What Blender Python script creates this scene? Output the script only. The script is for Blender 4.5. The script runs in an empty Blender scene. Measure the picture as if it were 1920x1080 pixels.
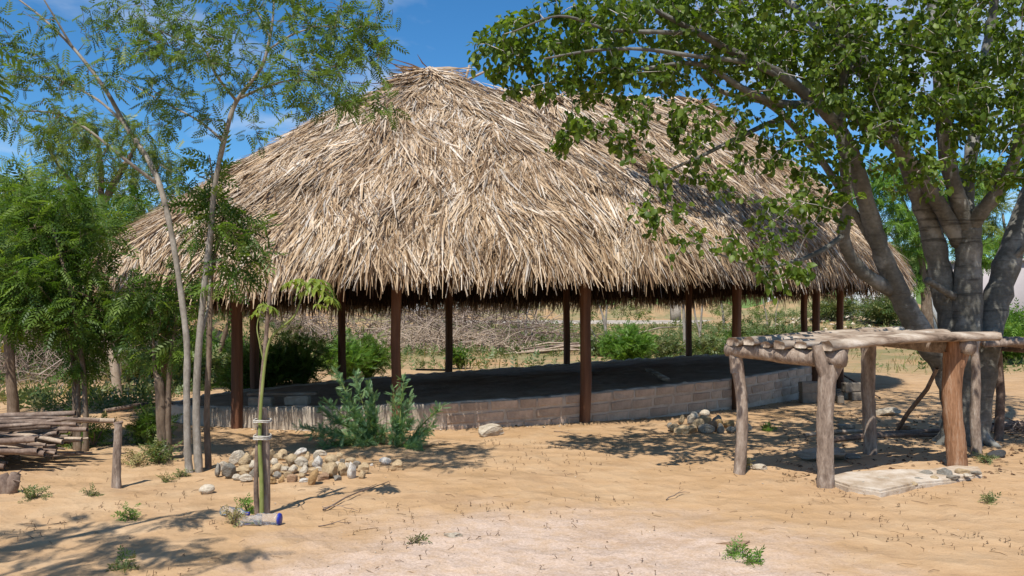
import bpy, math, random
import numpy as np
from mathutils import Vector, Matrix, noise

random.seed(7)
rng = np.random.default_rng(11)
R = math.radians
scene = bpy.context.scene
C = scene.collection

# ------------------------------------------------------------------ camera
EYE, FPX, HOR = 1.65, 1600.0, 590.0        # eye height (m), focal length and horizon row on a 1920 px wide frame
cd = bpy.data.cameras.new('camera')
cam = bpy.data.objects.new('camera', cd); C.objects.link(cam)
cam.location = (0, 0, EYE); cam.rotation_euler = (R(90), 0, 0)
cd.sensor_width = 36; cd.lens = FPX/1920*36; cd.shift_y = (HOR-540)/1920
cd.clip_start = .05; cd.clip_end = 5000
scene.camera = cam

# ------------------------------------------------------------------ light
SUN_EL = R(58); SH = Vector((.33, .944, 0)).normalized()       # SH: where shadows fall on the ground
TO_SUN = Vector((-SH.x*math.cos(SUN_EL), -SH.y*math.cos(SUN_EL), math.sin(SUN_EL)))
sd = bpy.data.lights.new('sun', 'SUN'); sd.energy = 4.2; sd.angle = R(.53); sd.color = (1, .955, .87)
sun = bpy.data.objects.new('sun', sd); C.objects.link(sun)
sun.rotation_euler = TO_SUN.to_track_quat('Z', 'Y').to_euler(); sun.location = TO_SUN*60

world = bpy.data.worlds.new('World'); scene.world = world; world.use_nodes = True
wn, wl = world.node_tree.nodes, world.node_tree.links
wn.clear()
sky = wn.new('ShaderNodeTexSky'); sky.sky_type = 'NISHITA'; sky.sun_disc = False
sky.sun_elevation = SUN_EL; sky.sun_rotation = math.atan2(TO_SUN.x, TO_SUN.y)
sky.altitude = 900; sky.air_density = 1.0; sky.dust_density = .1; sky.ozone_density = 3.0
hs = wn.new('ShaderNodeHueSaturation'); hs.inputs['Saturation'].default_value = 1.16; hs.inputs['Value'].default_value = 1.0
tone = wn.new('ShaderNodeMixRGB'); tone.blend_type = 'MULTIPLY'; tone.inputs[0].default_value = 1; tone.inputs[2].default_value = (.81, 1.01, 1.12, 1)
wl.new(sky.outputs[0], tone.inputs[1]); wl.new(tone.outputs[0], hs.inputs['Color'])
# scattered cumulus, the same all round the sky
tc = wn.new('ShaderNodeTexCoord'); sep = wn.new('ShaderNodeSeparateXYZ'); wl.new(tc.outputs['Generated'], sep.inputs[0])
addz = wn.new('ShaderNodeMath'); addz.operation = 'ADD'; addz.inputs[1].default_value = .14; wl.new(sep.outputs['Z'], addz.inputs[0])
dx = wn.new('ShaderNodeMath'); dx.operation = 'DIVIDE'; wl.new(sep.outputs['X'], dx.inputs[0]); wl.new(addz.outputs[0], dx.inputs[1])
dy = wn.new('ShaderNodeMath'); dy.operation = 'DIVIDE'; wl.new(sep.outputs['Y'], dy.inputs[0]); wl.new(addz.outputs[0], dy.inputs[1])
cmb = wn.new('ShaderNodeCombineXYZ'); wl.new(dx.outputs[0], cmb.inputs[0]); wl.new(dy.outputs[0], cmb.inputs[1]); cmb.inputs[2].default_value = 2.6
cn = wn.new('ShaderNodeTexNoise'); cn.inputs['Scale'].default_value = 1.15; cn.inputs['Detail'].default_value = 7; cn.inputs['Roughness'].default_value = .55; cn.inputs['Distortion'].default_value = .3
wl.new(cmb.outputs[0], cn.inputs['Vector'])
cr = wn.new('ShaderNodeValToRGB'); cr.color_ramp.elements[0].position = .47; cr.color_ramp.elements[1].position = .70
cr.color_ramp.elements[0].color = (0, 0, 0, 1); cr.color_ramp.elements[1].color = (.62, .62, .62, 1)
wl.new(cn.outputs[0], cr.inputs[0])
mixc = wn.new('ShaderNodeMixRGB'); mixc.inputs['Color2'].default_value = (7.6, 7.8, 8.2, 1)
wl.new(cr.outputs[0], mixc.inputs[0]); wl.new(hs.outputs[0], mixc.inputs['Color1'])
bg = wn.new('ShaderNodeBackground'); bg.inputs[1].default_value = .09
wl.new(mixc.outputs[0], bg.inputs[0])
wo = wn.new('ShaderNodeOutputWorld'); wl.new(bg.outputs[0], wo.inputs[0])

scene.view_settings.view_transform = 'Standard'; scene.view_settings.look = 'None'
scene.view_settings.exposure = .5; scene.view_settings.gamma = 1; scene.view_settings.use_curve_mapping = False
scene.cycles.use_denoising = True
scene.cycles.max_bounces = 8; scene.cycles.transparent_max_bounces = 8

# ------------------------------------------------------------------ helpers: space
def sm(a, b, x):
    t = np.clip((x-a)/(b-a), 0, 1); return t*t*(3-2*t)

MOUNDS = []          # (x, y, height, radius)
for i in range(26):
    MOUNDS.append((-60+i*6.3+random.uniform(-2, 2), 112+random.uniform(-6, 8), random.uniform(1.3, 2.6), random.uniform(3.5, 6)))
MOUNDS += [(-11.2, 31, 1.35, 2.0), (-9.8, 33, .95, 1.7), (-16, 36, 1.0, 4), (-5, 46, .5, 4), (-9, 52, 1.2, 5), (-22, 45, 1.6, 6)]

def terr(x, y):
    x = np.asarray(x, float); y = np.asarray(y, float)
    z = .0125*np.clip(y-24, 0, 100)
    z = z + .95*sm(15, 21, x)*sm(46, 56, y)*(1-sm(76, 86, y))
    near = sm(3, 6, np.hypot(x, y)+2)
    z = z + near*(.022*np.sin(x*.9+y*.35)*np.cos(y*.8-x*.2)+.012*np.sin(2.3*x+1.1*y)*np.sin(1.7*y-.6*x+1))
    for mx, my, h, r in MOUNDS:
        z = z + h*np.exp(-((x-mx)**2+(y-my)**2)/(r*r))
    return z

def T(x, y): return float(terr(x, y))
def P(px, py, d):                     # the point at depth d seen at that spot of the photograph
    return Vector(((px-960)/FPX*d, d, EYE-(py-HOR)/FPX*d))
def Gd(px, py):                       # where that line of sight meets the ground
    d = 3.0
    while d < 300:
        p = P(px, py, d)
        if p.z <= T(p.x, p.y): break
        d += .02 if d < 30 else .2
    p.z = T(p.x, p.y); return p

# ------------------------------------------------------------------ helpers: objects
ORG = {}
def props(o, label=None, cat=None, group=None, kind=None):
    if label: o['label'] = label
    if cat: o['category'] = cat
    if group: o['group'] = group
    if kind: o['kind'] = kind
    return o
def thing(name, label, cat, loc, group=None):
    o = bpy.data.objects.new(name, None); C.objects.link(o); o.empty_display_size = .2
    o.location = loc; ORG[o] = Vector(loc)
    return props(o, label, cat, group)
def npmesh(name, V, F, mat, tint=None, smooth=False):
    V = np.asarray(V, np.float32); me = bpy.data.meshes.new(name)
    if isinstance(F, np.ndarray):
        k = F.shape[1]; n = len(F)
        me.vertices.add(len(V)); me.vertices.foreach_set('co', V.ravel())
        me.loops.add(n*k); me.polygons.add(n)
        me.loops.foreach_set('vertex_index', F.astype(np.int32).ravel())
        me.polygons.foreach_set('loop_start', np.arange(0, n*k, k, dtype=np.int32))
        me.update(calc_edges=True)
    else:
        me.from_pydata(V.tolist(), [], F)
    if tint is not None:
        a = me.attributes.new('tint', 'FLOAT', 'POINT'); a.data.foreach_set('value', np.asarray(tint, np.float32))
    if smooth: me.polygons.foreach_set('use_smooth', np.ones(len(me.polygons), bool))
    me.materials.append(mat)
    return me
def put(name, V, F, mat, parent=None, tint=None, smooth=False, origin=None, **kw):
    """one mesh object from world coordinates; origin at its parent's base (or the given one)"""
    org = ORG[parent] if parent is not None else Vector(origin if origin is not None else (0, 0, 0))
    me = npmesh(name, np.asarray(V, float)-np.array(org), F, mat, tint, smooth)
    o = bpy.data.objects.new(name, me); C.objects.link(o); ORG[o] = org
    if parent is not None: o.parent = parent
    else: o.location = org
    return props(o, **kw)
def inst(name, me, loc, rot=(0, 0, 0), scale=(1, 1, 1), parent=None, color=None, **kw):
    o = bpy.data.objects.new(name, me); C.objects.link(o)
    if parent is not None: o.parent = parent; loc = Vector(loc)-ORG[parent]
    o.location = loc; o.rotation_euler = rot; o.scale = scale
    if color: o.color = (*color, 1)
    return props(o, **kw)

class Geo:
    """collects quads / triangles (as quads) of many tubes and boxes"""
    def __init__(s): s.V = []; s.F = []; s.n = 0; s.t = []
    def add(s, V, F, t=None):
        V = np.asarray(V, float); s.V.append(V); s.F.append(np.asarray(F)+s.n); s.n += len(V)
        s.t.append(np.full(len(V), random.random() if t is None else t))
    def tube(s, pts, rad, sides=6, t=None, cap=True, rough=0.0):
        V, F = tube(pts, rad, sides, cap, rough); s.add(V, F, t)
    def box(s, c, half, yaw=0, pitch=0, roll=0, t=None):
        v = np.array([[x, y, z] for x in (-1, 1) for y in (-1, 1) for z in (-1, 1)], float)*np.array(half)
        m = np.array((Matrix.Rotation(yaw, 3, 'Z') @ Matrix.Rotation(pitch, 3, 'Y') @ Matrix.Rotation(roll, 3, 'X')))
        s.add(v@m.T+np.array(c), [[0, 1, 3, 2], [4, 6, 7, 5], [0, 4, 5, 1], [2, 3, 7, 6], [0, 2, 6, 4], [1, 5, 7, 3]], t)
    def put(s, name, mat, parent=None, smooth=True, **kw):
        return put(name, np.concatenate(s.V), np.concatenate(s.F), mat, parent, np.concatenate(s.t), smooth, **kw)

def tube(pts, rad, sides=6, cap=True, rough=0.0):
    p = np.array([tuple(q) for q in pts], float); n = len(p)
    r = np.broadcast_to(np.asarray(rad, float), (n,)).copy()
    tg = np.gradient(p, axis=0); tg /= np.linalg.norm(tg, axis=1)[:, None]+1e-9
    u = np.cross(tg[0], (0, 0, 1.0) if abs(tg[0][2]) < .9 else (1.0, 0, 0)); u /= np.linalg.norm(u)
    a = np.linspace(0, 2*math.pi, sides, endpoint=False); ca, sa = np.cos(a), np.sin(a)
    V = np.empty((n, sides, 3))
    for i in range(n):
        u = u-tg[i]*np.dot(u, tg[i]); u /= np.linalg.norm(u)+1e-9
        w = np.cross(tg[i], u)
        rr = r[i]*(1+rough*rng.normal(size=sides)) if rough else np.full(sides, r[i])
        V[i] = p[i]+(rr*ca)[:, None]*u+(rr*sa)[:, None]*w
    idx = np.arange(n*sides).reshape(n, sides); nx = np.roll(idx, -1, 1)
    F = np.stack([idx[:-1], nx[:-1], nx[1:], idx[1:]], -1).reshape(-1, 4)
    V = V.reshape(-1, 3)
    if cap:
        k = len(V); V = np.vstack([V, p[0], p[-1]])
        e0 = [[k, idx[0][(j+1) % sides], idx[0][j], idx[0][j]] for j in range(sides)]
        e1 = [[k+1, idx[-1][j], idx[-1][(j+1) % sides], idx[-1][(j+1) % sides]] for j in range(sides)]
        # fans as quads over pairs of sides where possible
        q0 = [[k, idx[0][(j+2) % sides], idx[0][(j+1) % sides], idx[0][j]] for j in range(0, sides-1, 2)]
        q1 = [[k+1, idx[-1][j], idx[-1][(j+1) % sides], idx[-1][(j+2) % sides]] for j in range(0, sides-1, 2)]
        if sides % 2 == 0: F = np.vstack([F, q0, q1])
    return V, F

def smooth_path(pts, m=6):
    """Catmull-Rom through points (x, y, z, radius)"""
    q = np.array(pts, float); q = np.vstack([2*q[0]-q[1], q, 2*q[-1]-q[-2]])
    out = []
    for i in range(1, len(q)-2):
        for t in np.linspace(0, 1, m, endpoint=False):
            a, b, c, d = q[i-1], q[i], q[i+1], q[i+2]
            out.append(.5*((2*b)+(c-a)*t+(2*a-5*b+4*c-d)*t*t+(3*b-a-3*c+d)*t**3))
    out.append(q[-2]); out = np.array(out)
    out[:, 3:] = np.maximum(out[:, 3:], .002)
    return out
def limb(lst):                        # (px, py, depth, radius)
    return smooth_path([(*P(a, b, d), r) for a, b, d, r in lst])

# ------------------------------------------------------------------ helpers: materials
def lin(r, g, b):
    return tuple(((c/255)/12.92 if c/255 < .04045 else ((c/255+.055)/1.055)**2.4) for c in (r, g, b))
class M:
    def __init__(s, name):
        s.m = bpy.data.materials.new(name); s.m.use_nodes = True; s.n = s.m.node_tree.nodes; s.l = s.m.node_tree.links
        s.b = s.n['Principled BSDF']; s.out = s.n['Material Output']; s.co = s.n.new('ShaderNodeTexCoord').outputs['Object']
    def noise(s, scale, detail=4, rough=.55, vec=None, stretch=None, dist=0):
        n = s.n.new('ShaderNodeTexNoise'); n.inputs['Scale'].default_value = scale; n.inputs['Detail'].default_value = detail
        n.inputs['Roughness'].default_value = rough; n.inputs['Distortion'].default_value = dist
        v = vec or s.co
        if stretch:
            mp = s.n.new('ShaderNodeMapping'); mp.inputs['Scale'].default_value = stretch; s.l.new(v, mp.inputs[0]); v = mp.outputs[0]
        s.l.new(v, n.inputs['Vector']); return n.outputs[0]
    def ramp(s, fac, stops):
        r = s.n.new('ShaderNodeValToRGB'); e = r.color_ramp.elements
        while len(e) < len(stops): e.new(.5)
        for k, (p, c) in enumerate(stops): e[k].position = p; e[k].color = (*c, 1) if len(c) == 3 else c
        s.l.new(fac, r.inputs[0]); return r.outputs[0]
    def attr(s, name='tint'):
        a = s.n.new('ShaderNodeAttribute'); a.attribute_name = name; return a.outputs['Fac']
    def objcolor(s): return s.n.new('ShaderNodeObjectInfo').outputs['Color']
    def objrand(s): return s.n.new('ShaderNodeObjectInfo').outputs['Random']
    def mix(s, fac, a, b, mode='MIX'):
        x = s.n.new('ShaderNodeMixRGB'); x.blend_type = mode
        for sock, v in ((x.inputs[0], fac), (x.inputs[1], a), (x.inputs[2], b)):
            if isinstance(v, (int, float)): sock.default_value = v
            elif isinstance(v, tuple): sock.default_value = (*v, 1)
            else: s.l.new(v, sock)
        return x.outputs[0]
    def math(s, op, a, b=0.0):
        x = s.n.new('ShaderNodeMath'); x.operation = op
        for sock, v in ((x.inputs[0], a), (x.inputs[1], b)):
            if isinstance(v, (int, float)): sock.default_value = v
            else: s.l.new(v, sock)
        return x.outputs[0]
    def bump(s, h, strength=.5, dist=.02):
        b = s.n.new('ShaderNodeBump'); b.inputs['Strength'].default_value = strength; b.inputs['Distance'].default_value = dist
        s.l.new(h, b.inputs['Height'])
        old = s.b.inputs['Normal'].links
        if old: s.l.new(old[0].from_socket, b.inputs['Normal'])
        s.l.new(b.outputs[0], s.b.inputs['Normal'])
    def done(s, col, rough=.85, spec=.3):
        if isinstance(col, tuple): s.b.inputs['Base Color'].default_value = (*col, 1)
        else: s.l.new(col, s.b.inputs['Base Color'])
        s.b.inputs['Roughness'].default_value = rough; s.b.inputs['Specular IOR Level'].default_value = spec
        s.col = col; return s.m
    def leafy(s, col, rough=.45, spec=.35, trans=.4, tcol=(1.25, 1.3, .5)):
        s.done(col, rough, spec)
        t = s.n.new('ShaderNodeBsdfTranslucent'); s.l.new(s.mix(1.0, col, tcol, 'MULTIPLY'), t.inputs[0])
        x = s.n.new('ShaderNodeMixShader'); x.inputs[0].default_value = trans
        s.l.new(s.b.outputs[0], x.inputs[1]); s.l.new(t.outputs[0], x.inputs[2]); s.l.new(x.outputs[0], s.out.inputs[0])
        return s.m

def leaf_mat(name, dark, mid, light, trans=.4, rough=.45, spec=.35):
    k = M(name); return k.leafy(k.ramp(k.attr(), [(0, dark), (.5, mid), (1, light)]), rough, spec, trans)
def bark_mat(name, a, b, c, scale=6, stretch=(1, 1, .25), bumpd=.012, rough=.85):
    k = M(name); n = k.noise(scale, 6, .6, stretch=stretch); n2 = k.noise(scale*5, 4, .6, stretch=stretch)
    col = k.ramp(k.mix(.35, n, n2), [(.3, a), (.5, b), (.68, c)])
    k.bump(n, .7, bumpd); k.bump(n2, .5, bumpd*.5); return k.done(col, rough, .2)

# ground
k = M('sand')
big = k.noise(.35, 5, .6); med = k.noise(2.2, 6, .6); fine = k.noise(55, 4, .7); grit = k.noise(190, 2, .6)
c = k.ramp(k.mix(.5, big, med), [(.33, (.40, .245, .120)), (.5, (.465, .300, .165)), (.66, (.51, .355, .215))])
sepn = k.n.new('ShaderNodeSeparateXYZ'); k.l.new(k.co, sepn.inputs[0])
# a spill of paler, gravelly sand lies in the yard
mp = k.n.new('ShaderNodeMapping'); mp.inputs['Location'].default_value = (-.15, -2.05, 0); mp.inputs['Scale'].default_value = (.42, .40, 0); k.l.new(k.co, mp.inputs[0])
ln = k.n.new('ShaderNodeVectorMath'); ln.operation = 'LENGTH'; k.l.new(mp.outputs[0], ln.inputs[0])
sp = k.math('ADD', ln.outputs['Value'], k.math('MULTIPLY', k.math('SUBTRACT', k.noise(1.3, 6, .65), .5), 1.1))
spf = k.mix(1.0, k.ramp(sp, [(.55, (1, 1, 1)), (1.15, (0, 0, 0))]), k.ramp(k.noise(7, 6, .7), [(.36, (.55, .55, .55)), (.56, (1, 1, 1))]), 'MULTIPLY')
c = k.mix(spf, c, k.ramp(fine, [(.3, (.42, .31, .235)), (.7, (.62, .475, .38))]))
# the waste ground behind is redder, patched with dry straw and weeds
farf = k.ramp(sepn.outputs['Y'], [(0, (0, 0, 0)), (1, (1, 1, 1))])
fy = k.math('MULTIPLY', k.math('SUBTRACT', sepn.outputs['Y'], 21.0), .12); fy.node.use_clamp = True
fcol = k.ramp(k.noise(.30, 7, .62), [(.36, (.40, .235, .11)), (.47, (.34, .24, .125)), (.55, (.17, .17, .07)), (.66, (.30, .25, .14))])
c = k.mix(k.math('MULTIPLY', fy, .85), c, fcol)
c = k.mix(.22, c, k.ramp(fine, [(.25, (.45, .45, .45)), (.75, (1.0, 1.0, 1.0))]), 'MULTIPLY')
c = k.mix(k.ramp(grit, [(.66, (0, 0, 0)), (.72, (.55, .55, .55))]), c, (.20, .125, .07))
dim = k.n.new('ShaderNodeTexVoronoi'); dim.inputs['Scale'].default_value = 3.2; dim.inputs['Randomness'].default_value = 1; k.l.new(k.co, dim.inputs['Vector'])
c = k.mix(k.ramp(k.noise(.9, 8, .72), [(.52, (0, 0, 0)), (.68, (.5, .5, .5))]), c, (.31, .19, .105))
c = k.mix(k.ramp(k.noise(26, 5, .75), [(.58, (0, 0, 0)), (.66, (.4, .4, .4))]), c, (.24, .15, .085))
k.bump(dim.outputs['Distance'], .6, .07); k.bump(k.noise(1.1, 4, .5, dist=.6), .7, .12); k.bump(med, .6, .06); k.bump(k.noise(14, 5, .6), .55, .02); k.bump(fine, .5, .008)
SAND = k.done(c, .95, .15)

k = M('thatch')
t_ = k.attr()
c = k.ramp(t_, [(0, (.10, .058, .032)), (.18, (.28, .18, .10)), (.42, (.52, .37, .225)), (.66, (.68, .53, .37)), (.9, (.82, .73, .62)), (1, (.50, .45, .40))])
c = k.mix(.62, c, k.ramp(k.noise(1.1, 7, .68), [(.34, (.36, .32, .29)), (.45, (.72, .66, .60)), (.56, (1.0, 1.0, 1.0))]), 'MULTIPLY')
c = k.mix(.3, c, k.ramp(k.noise(40, 3, .6), [(.3, (.5, .5, .5)), (.7, (1, 1, 1))]), 'MULTIPLY')
THATCH = k.leafy(c, .6, .3, .12, (1.1, .9, .6))
k = M('thatch_shade_tone'); THATCH_SHADE = k.done(k.ramp(k.noise(9, 5, .6, stretch=(1, 1, .2)), [(.3, (.03, .018, .011)), (.7, (.10, .06, .034))]), .95, .1)  # old brown underside thatch, its colour darkened further to paint in under-roof shade

k = M('post_wood')
c = k.ramp(k.noise(7, 5, .6, stretch=(1, 1, .08)), [(.3, (.065, .026, .014)), (.5, (.125, .052, .026)), (.72, (.22, .11, .058))])
k.bump(k.noise(30, 4, .6, stretch=(1, 1, .05)), .5, .006); POST = k.done(c, .65, .3)
k = M('grey_wood')
c = k.ramp(k.noise(7, 6, .62, stretch=(.22, 1, 1)), [(.30, (.06, .04, .028)), (.45, (.26, .19, .14)), (.6, (.44, .36, .285)), (.75, (.62, .56, .50))])
k.bump(k.noise(26, 5, .65, stretch=(.12, 1, 1)), .8, .012); GREYWOOD = k.done(c, .9, .15)
LEGWOOD = bark_mat('rough_bark_wood', (.085, .058, .044), (.27, .205, .16), (.45, .375, .31), 14, (1, 1, .28), .03)
REDWOOD = bark_mat('peeled_red_wood', (.08, .036, .02), (.29, .15, .08), (.45, .33, .24), 11, (1, 1, .14), .035)
STICK = bark_mat('dry_stick', (.075, .05, .04), (.185, .13, .10), (.32, .25, .20), 9, (1, 1, 1), .006)
STICK_PALE = bark_mat('bleached_stick', (.22, .16, .115), (.38, .29, .215), (.52, .43, .34), 9, (1, 1, 1), .006)
GREYBARK = bark_mat('smooth_grey_bark', (.068, .066, .056), (.135, .13, .113), (.27, .262, .24), 4.2, (1, 1, .55), .012, .7)
PALEBARK = bark_mat('pale_slender_bark', (.135, .115, .092), (.25, .22, .185), (.39, .355, .31), 10, (1, 1, .5), .006)
BROWNBARK = bark_mat('brown_bark', (.07, .047, .032), (.16, .115, .08), (.27, .21, .16), 9, (1, 1, .4), .008)
GREENBARK = bark_mat('green_stem', (.12, .14, .035), (.20, .23, .065), (.29, .30, .12), 8, (1, 1, .4), .003)

k = M('concrete_block')
v = k.objcolor()
c = k.mix(.75, v, k.ramp(k.noise(9, 6, .65), [(.3, (.62, .58, .55)), (.7, (1.1, 1.06, 1.02))]), 'MULTIPLY')
k.bump(k.noise(22, 6, .7), .7, .012); BLOCK = k.done(c, .95, .15)
k = M('mortar')
c = k.ramp(k.noise(4, 7, .65), [(.3, (.38, .29, .22)), (.5, (.52, .42, .33)), (.72, (.62, .53, .44))])
k.bump(k.noise(13, 6, .7), .9, .02); MORTAR = k.done(c, .95, .15)
k = M('plaster')
c = k.ramp(k.noise(2.6, 7, .68), [(.28, (.22, .17, .125)), (.45, (.38, .315, .245)), (.72, (.50, .44, .365))])
k.bump(k.noise(8, 6, .7), .8, .02); PLASTER = k.done(c, .95, .15)
k = M('earth_floor')
c = k.ramp(k.noise(3, 6, .6), [(.3, (.34, .225, .145)), (.7, (.52, .37, .25))]); k.bump(k.noise(9, 6, .6), .8, .03); EARTH = k.done(c, .95, .1)
k = M('stone')
v = k.objcolor()
vec = k.n.new('ShaderNodeVectorMath'); vec.operation = 'ADD'; k.l.new(k.co, vec.inputs[0]); k.l.new(k.n.new('ShaderNodeObjectInfo').outputs['Location'], vec.inputs[1])
c = k.mix(.8, v, k.ramp(k.noise(2.2, 6, .65, vec=vec.outputs[0]), [(.3, (.58, .5, .42)), (.5, (.95, .92, .88)), (.7, (1.15, 1.12, 1.1))]), 'MULTIPLY')
c = k.mix(k.ramp(k.noise(5, 5, .7, vec=vec.outputs[0]), [(.6, (0, 0, 0)), (.7, (.4, .4, .4))]), c, (.33, .20, .10))
k.bump(k.noise(6, 6, .6, vec=vec.outputs[0]), .6, .06); k.bump(k.noise(30, 3, .6), .3, .02); STONE = k.done(c, .8, .25)

BIGLEAF = leaf_mat('broad_leaf', (.065, .115, .014), (.135, .205, .028), (.24, .31, .055), .5)
k = M('scarred_grey_bark')
n1 = k.noise(3.2, 6, .62, stretch=(1, 1, .5)); n2 = k.noise(16, 5, .65, stretch=(1, 1, 1.6)); n3 = k.noise(2.2, 5, .6)
c = k.ramp(k.mix(.4, n1, n2), [(.3, (.052, .05, .042)), (.5, (.125, .12, .104)), (.68, (.235, .228, .205))])
c = k.mix(k.ramp(n3, [(.56, (0, 0, 0)), (.64, (.55, .55, .55))]), c, (.34, .335, .31))
rg = k.noise(2.0, 4, .7, stretch=(.6, .6, 7)); c = k.mix(k.ramp(rg, [(.60, (0, 0, 0)), (.66, (.7, .7, .7))]), c, (.045, .042, .036))
k.bump(n1, .8, .03); k.bump(n2, .6, .012); k.bump(rg, .6, .02); GREYBARK = k.done(c, .75, .25)
TWIGBARK = bark_mat('pale_twig_bark', (.20, .18, .16), (.36, .33, .30), (.52, .49, .45), 12, (1, 1, .5), .004)
FEATHER = leaf_mat('feathery_leaf', (.07, .12, .024), (.12, .19, .038), (.20, .27, .065), .45)
NEEM = leaf_mat('neem_leaf', (.05, .10, .018), (.105, .185, .032), (.20, .28, .06), .45)
OLIVE = leaf_mat('olive_leaf', (.07, .11, .022), (.13, .185, .04), (.22, .26, .07), .4)
BLUEGREEN = leaf_mat('blue_green_leaf', (.11, .21, .10), (.19, .33, .165), (.31, .44, .20), .38)
BRIGHT = leaf_mat('bright_green_leaf', (.065, .15, .022), (.12, .24, .035), (.20, .32, .065), .42)
LIME = leaf_mat('lime_leaf', (.12, .19, .03), (.21, .28, .045), (.32, .35, .075), .45)
WEED = leaf_mat('weed_leaf', (.055, .10, .03), (.12, .175, .055), (.23, .22, .09), .3)
k = M('dry_twig'); DRYTWIG = k.done(k.ramp(k.attr(), [(0, (.10, .07, .055)), (.5, (.24, .18, .145)), (1, (.43, .34, .28))]), .9, .1)
k = M('dry_litter'); LITTER = k.done(k.ramp(k.attr(), [(0, (.075, .04, .025)), (.6, (.17, .10, .055)), (1, (.36, .25, .14))]), .9, .1)
k = M('dry_grass'); DRYGRASS = k.leafy(k.ramp(k.attr(), [(0, (.20, .15, .07)), (.5, (.34, .27, .13)), (1, (.25, .27, .10))]), .7, .2, .3)

# ------------------------------------------------------------------ helpers: foliage
def leaflet(o, d, L, W, fold=.15):
    """a pointed leaf as two quads folded along its midrib; d: direction in the xy plane"""
    d = np.array(d, float); d /= np.linalg.norm(d); w = np.cross((0, 0, 1.0), d); o = np.array(o, float); n = np.array((0, 0, 1.0))
    b, t = o, o+d*L-n*L*.12
    m = o+d*L*.45
    return [b, m+w*W/2+n*W*fold, t, m-w*W/2+n*W*fold]
def t_simple():                      # broad ovate leaf: two halves, 4 quads
    x = [0, .3, .7, 1]; hw = [.04, .34, .27, .0]; dz = [0, .03, -.02, -.14]
    V = []
    for a, h, z in zip(x, hw, dz): V += [(a, h, z+.10*h*3), (a, 0, z), (a, -h, z+.10*h*3)]
    F = []
    for i in range(3):
        k = 3*i; F += [[k, k+1, k+4, k+3], [k+1, k+2, k+5, k+4]]
    return np.array(V, float), np.array(F)
def t_pinnate(pairs, L, W, droop=.3, ang=60, start=.15):
    V, F = [], []
    for i in range(pairs):
        x = start+(1-start)*i/(pairs-.5); z = -droop*x*x
        for s in (-1, 1):
            a = R(ang)*(1-.25*x); f = .75+.5*math.sin(math.pi*(i+.7)/(pairs+.6))*.7
            q = leaflet((x, 0, z), (math.cos(a), s*math.sin(a), 0), L*f, W*f)
            for v in q: v[2] -= .25*abs(v[1])
            F.append([len(V)+j for j in range(4)]); V += q
    q = leaflet((1, 0, -droop), (1, 0, 0), L, W); F.append([len(V)+j for j in range(4)]); V += q
    # the stalk
    F.append([len(V)+j for j in range(4)]); V += [(0, .008, 0), (0, -.008, 0), (1, -.004, -droop), (1, .004, -droop)]
    return np.array(V, float), np.array(F)
def t_palmate(n=6):
    V, F = [], []
    for i in range(n):
        a = R(-100+200*i/(n-1)); f = 1-.35*abs(i-(n-1)/2)/((n-1)/2)
        d = np.array((math.cos(a), math.sin(a), 0)); w = np.array((-d[1], d[0], 0))
        for (x0, h0, z0), (x1, h1, z1) in (((0, .01, 0), (.35, .11, .04)), ((.35, .11, .04), (.7, .13, -.08)), ((.7, .13, -.08), (1, .005, -.32))):
            for s in (1, -1):
                F.append([len(V)+j for j in range(4)])
                V += [d*x0*f+(0, 0, z0), d*x0*f+s*w*h0*f+(0, 0, z0+.05*h0*4), d*x1*f+s*w*h1*f+(0, 0, z1+.05*h1*4), d*x1*f+(0, 0, z1)]
    return np.array([tuple(v) for v in V], float), np.array(F)
T_OVATE = t_simple()
T_NEEM = t_pinnate(6, .30, .10, .30, 62)
T_FEATHER = t_pinnate(6, .30, .12, .18, 60, .1)
T_BLUE = t_pinnate(8, .26, .10, .05, 60, .1)
T_PALM = t_palmate()
T_LOW = t_pinnate(3, .42, .17, .3, 60)

def unit(a): return a/(np.linalg.norm(a, axis=-1, keepdims=True)+1e-9)
def leaves(tpl, O, D, S, up=None, roll=.5, tint=None):
    """many leaves as one set of quads: O base points, D directions, S lengths"""
    TV, TF = tpl; n = len(O); O = np.asarray(O, float); D = unit(np.asarray(D, float)); S = np.asarray(S, float)
    up = np.array((0, 0, 1.0)) if up is None else np.asarray(up, float)
    N = unit(up+roll*rng.normal(size=(n, 3))); N = unit(N-D*(N*D).sum(1)[:, None]); W = np.cross(N, D)
    V = O[:, None]+S[:, None, None]*(TV[None, :, 0, None]*D[:, None]+TV[None, :, 1, None]*W[:, None]+TV[None, :, 2, None]*N[:, None])
    F = (TF[None]+(np.arange(n)*len(TV))[:, None, None]).reshape(-1, 4)
    t = rng.random(n) if tint is None else tint
    return V.reshape(-1, 3), F, np.repeat(t, len(TV))

def blob_tips(blobs):
    """crown volumes (px, py, depth, rx, ry, rz, n) -> points spread through them"""
    out = []
    for px, py, d, rx, ry, rz, n in blobs:
        c = np.array(P(px, py, d)); q = unit(rng.normal(size=(n, 3)))*(rng.random((n, 1))**.42)
        out.append(c+q*np.array((rx, ry, rz)))
    return np.concatenate(out)

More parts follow.
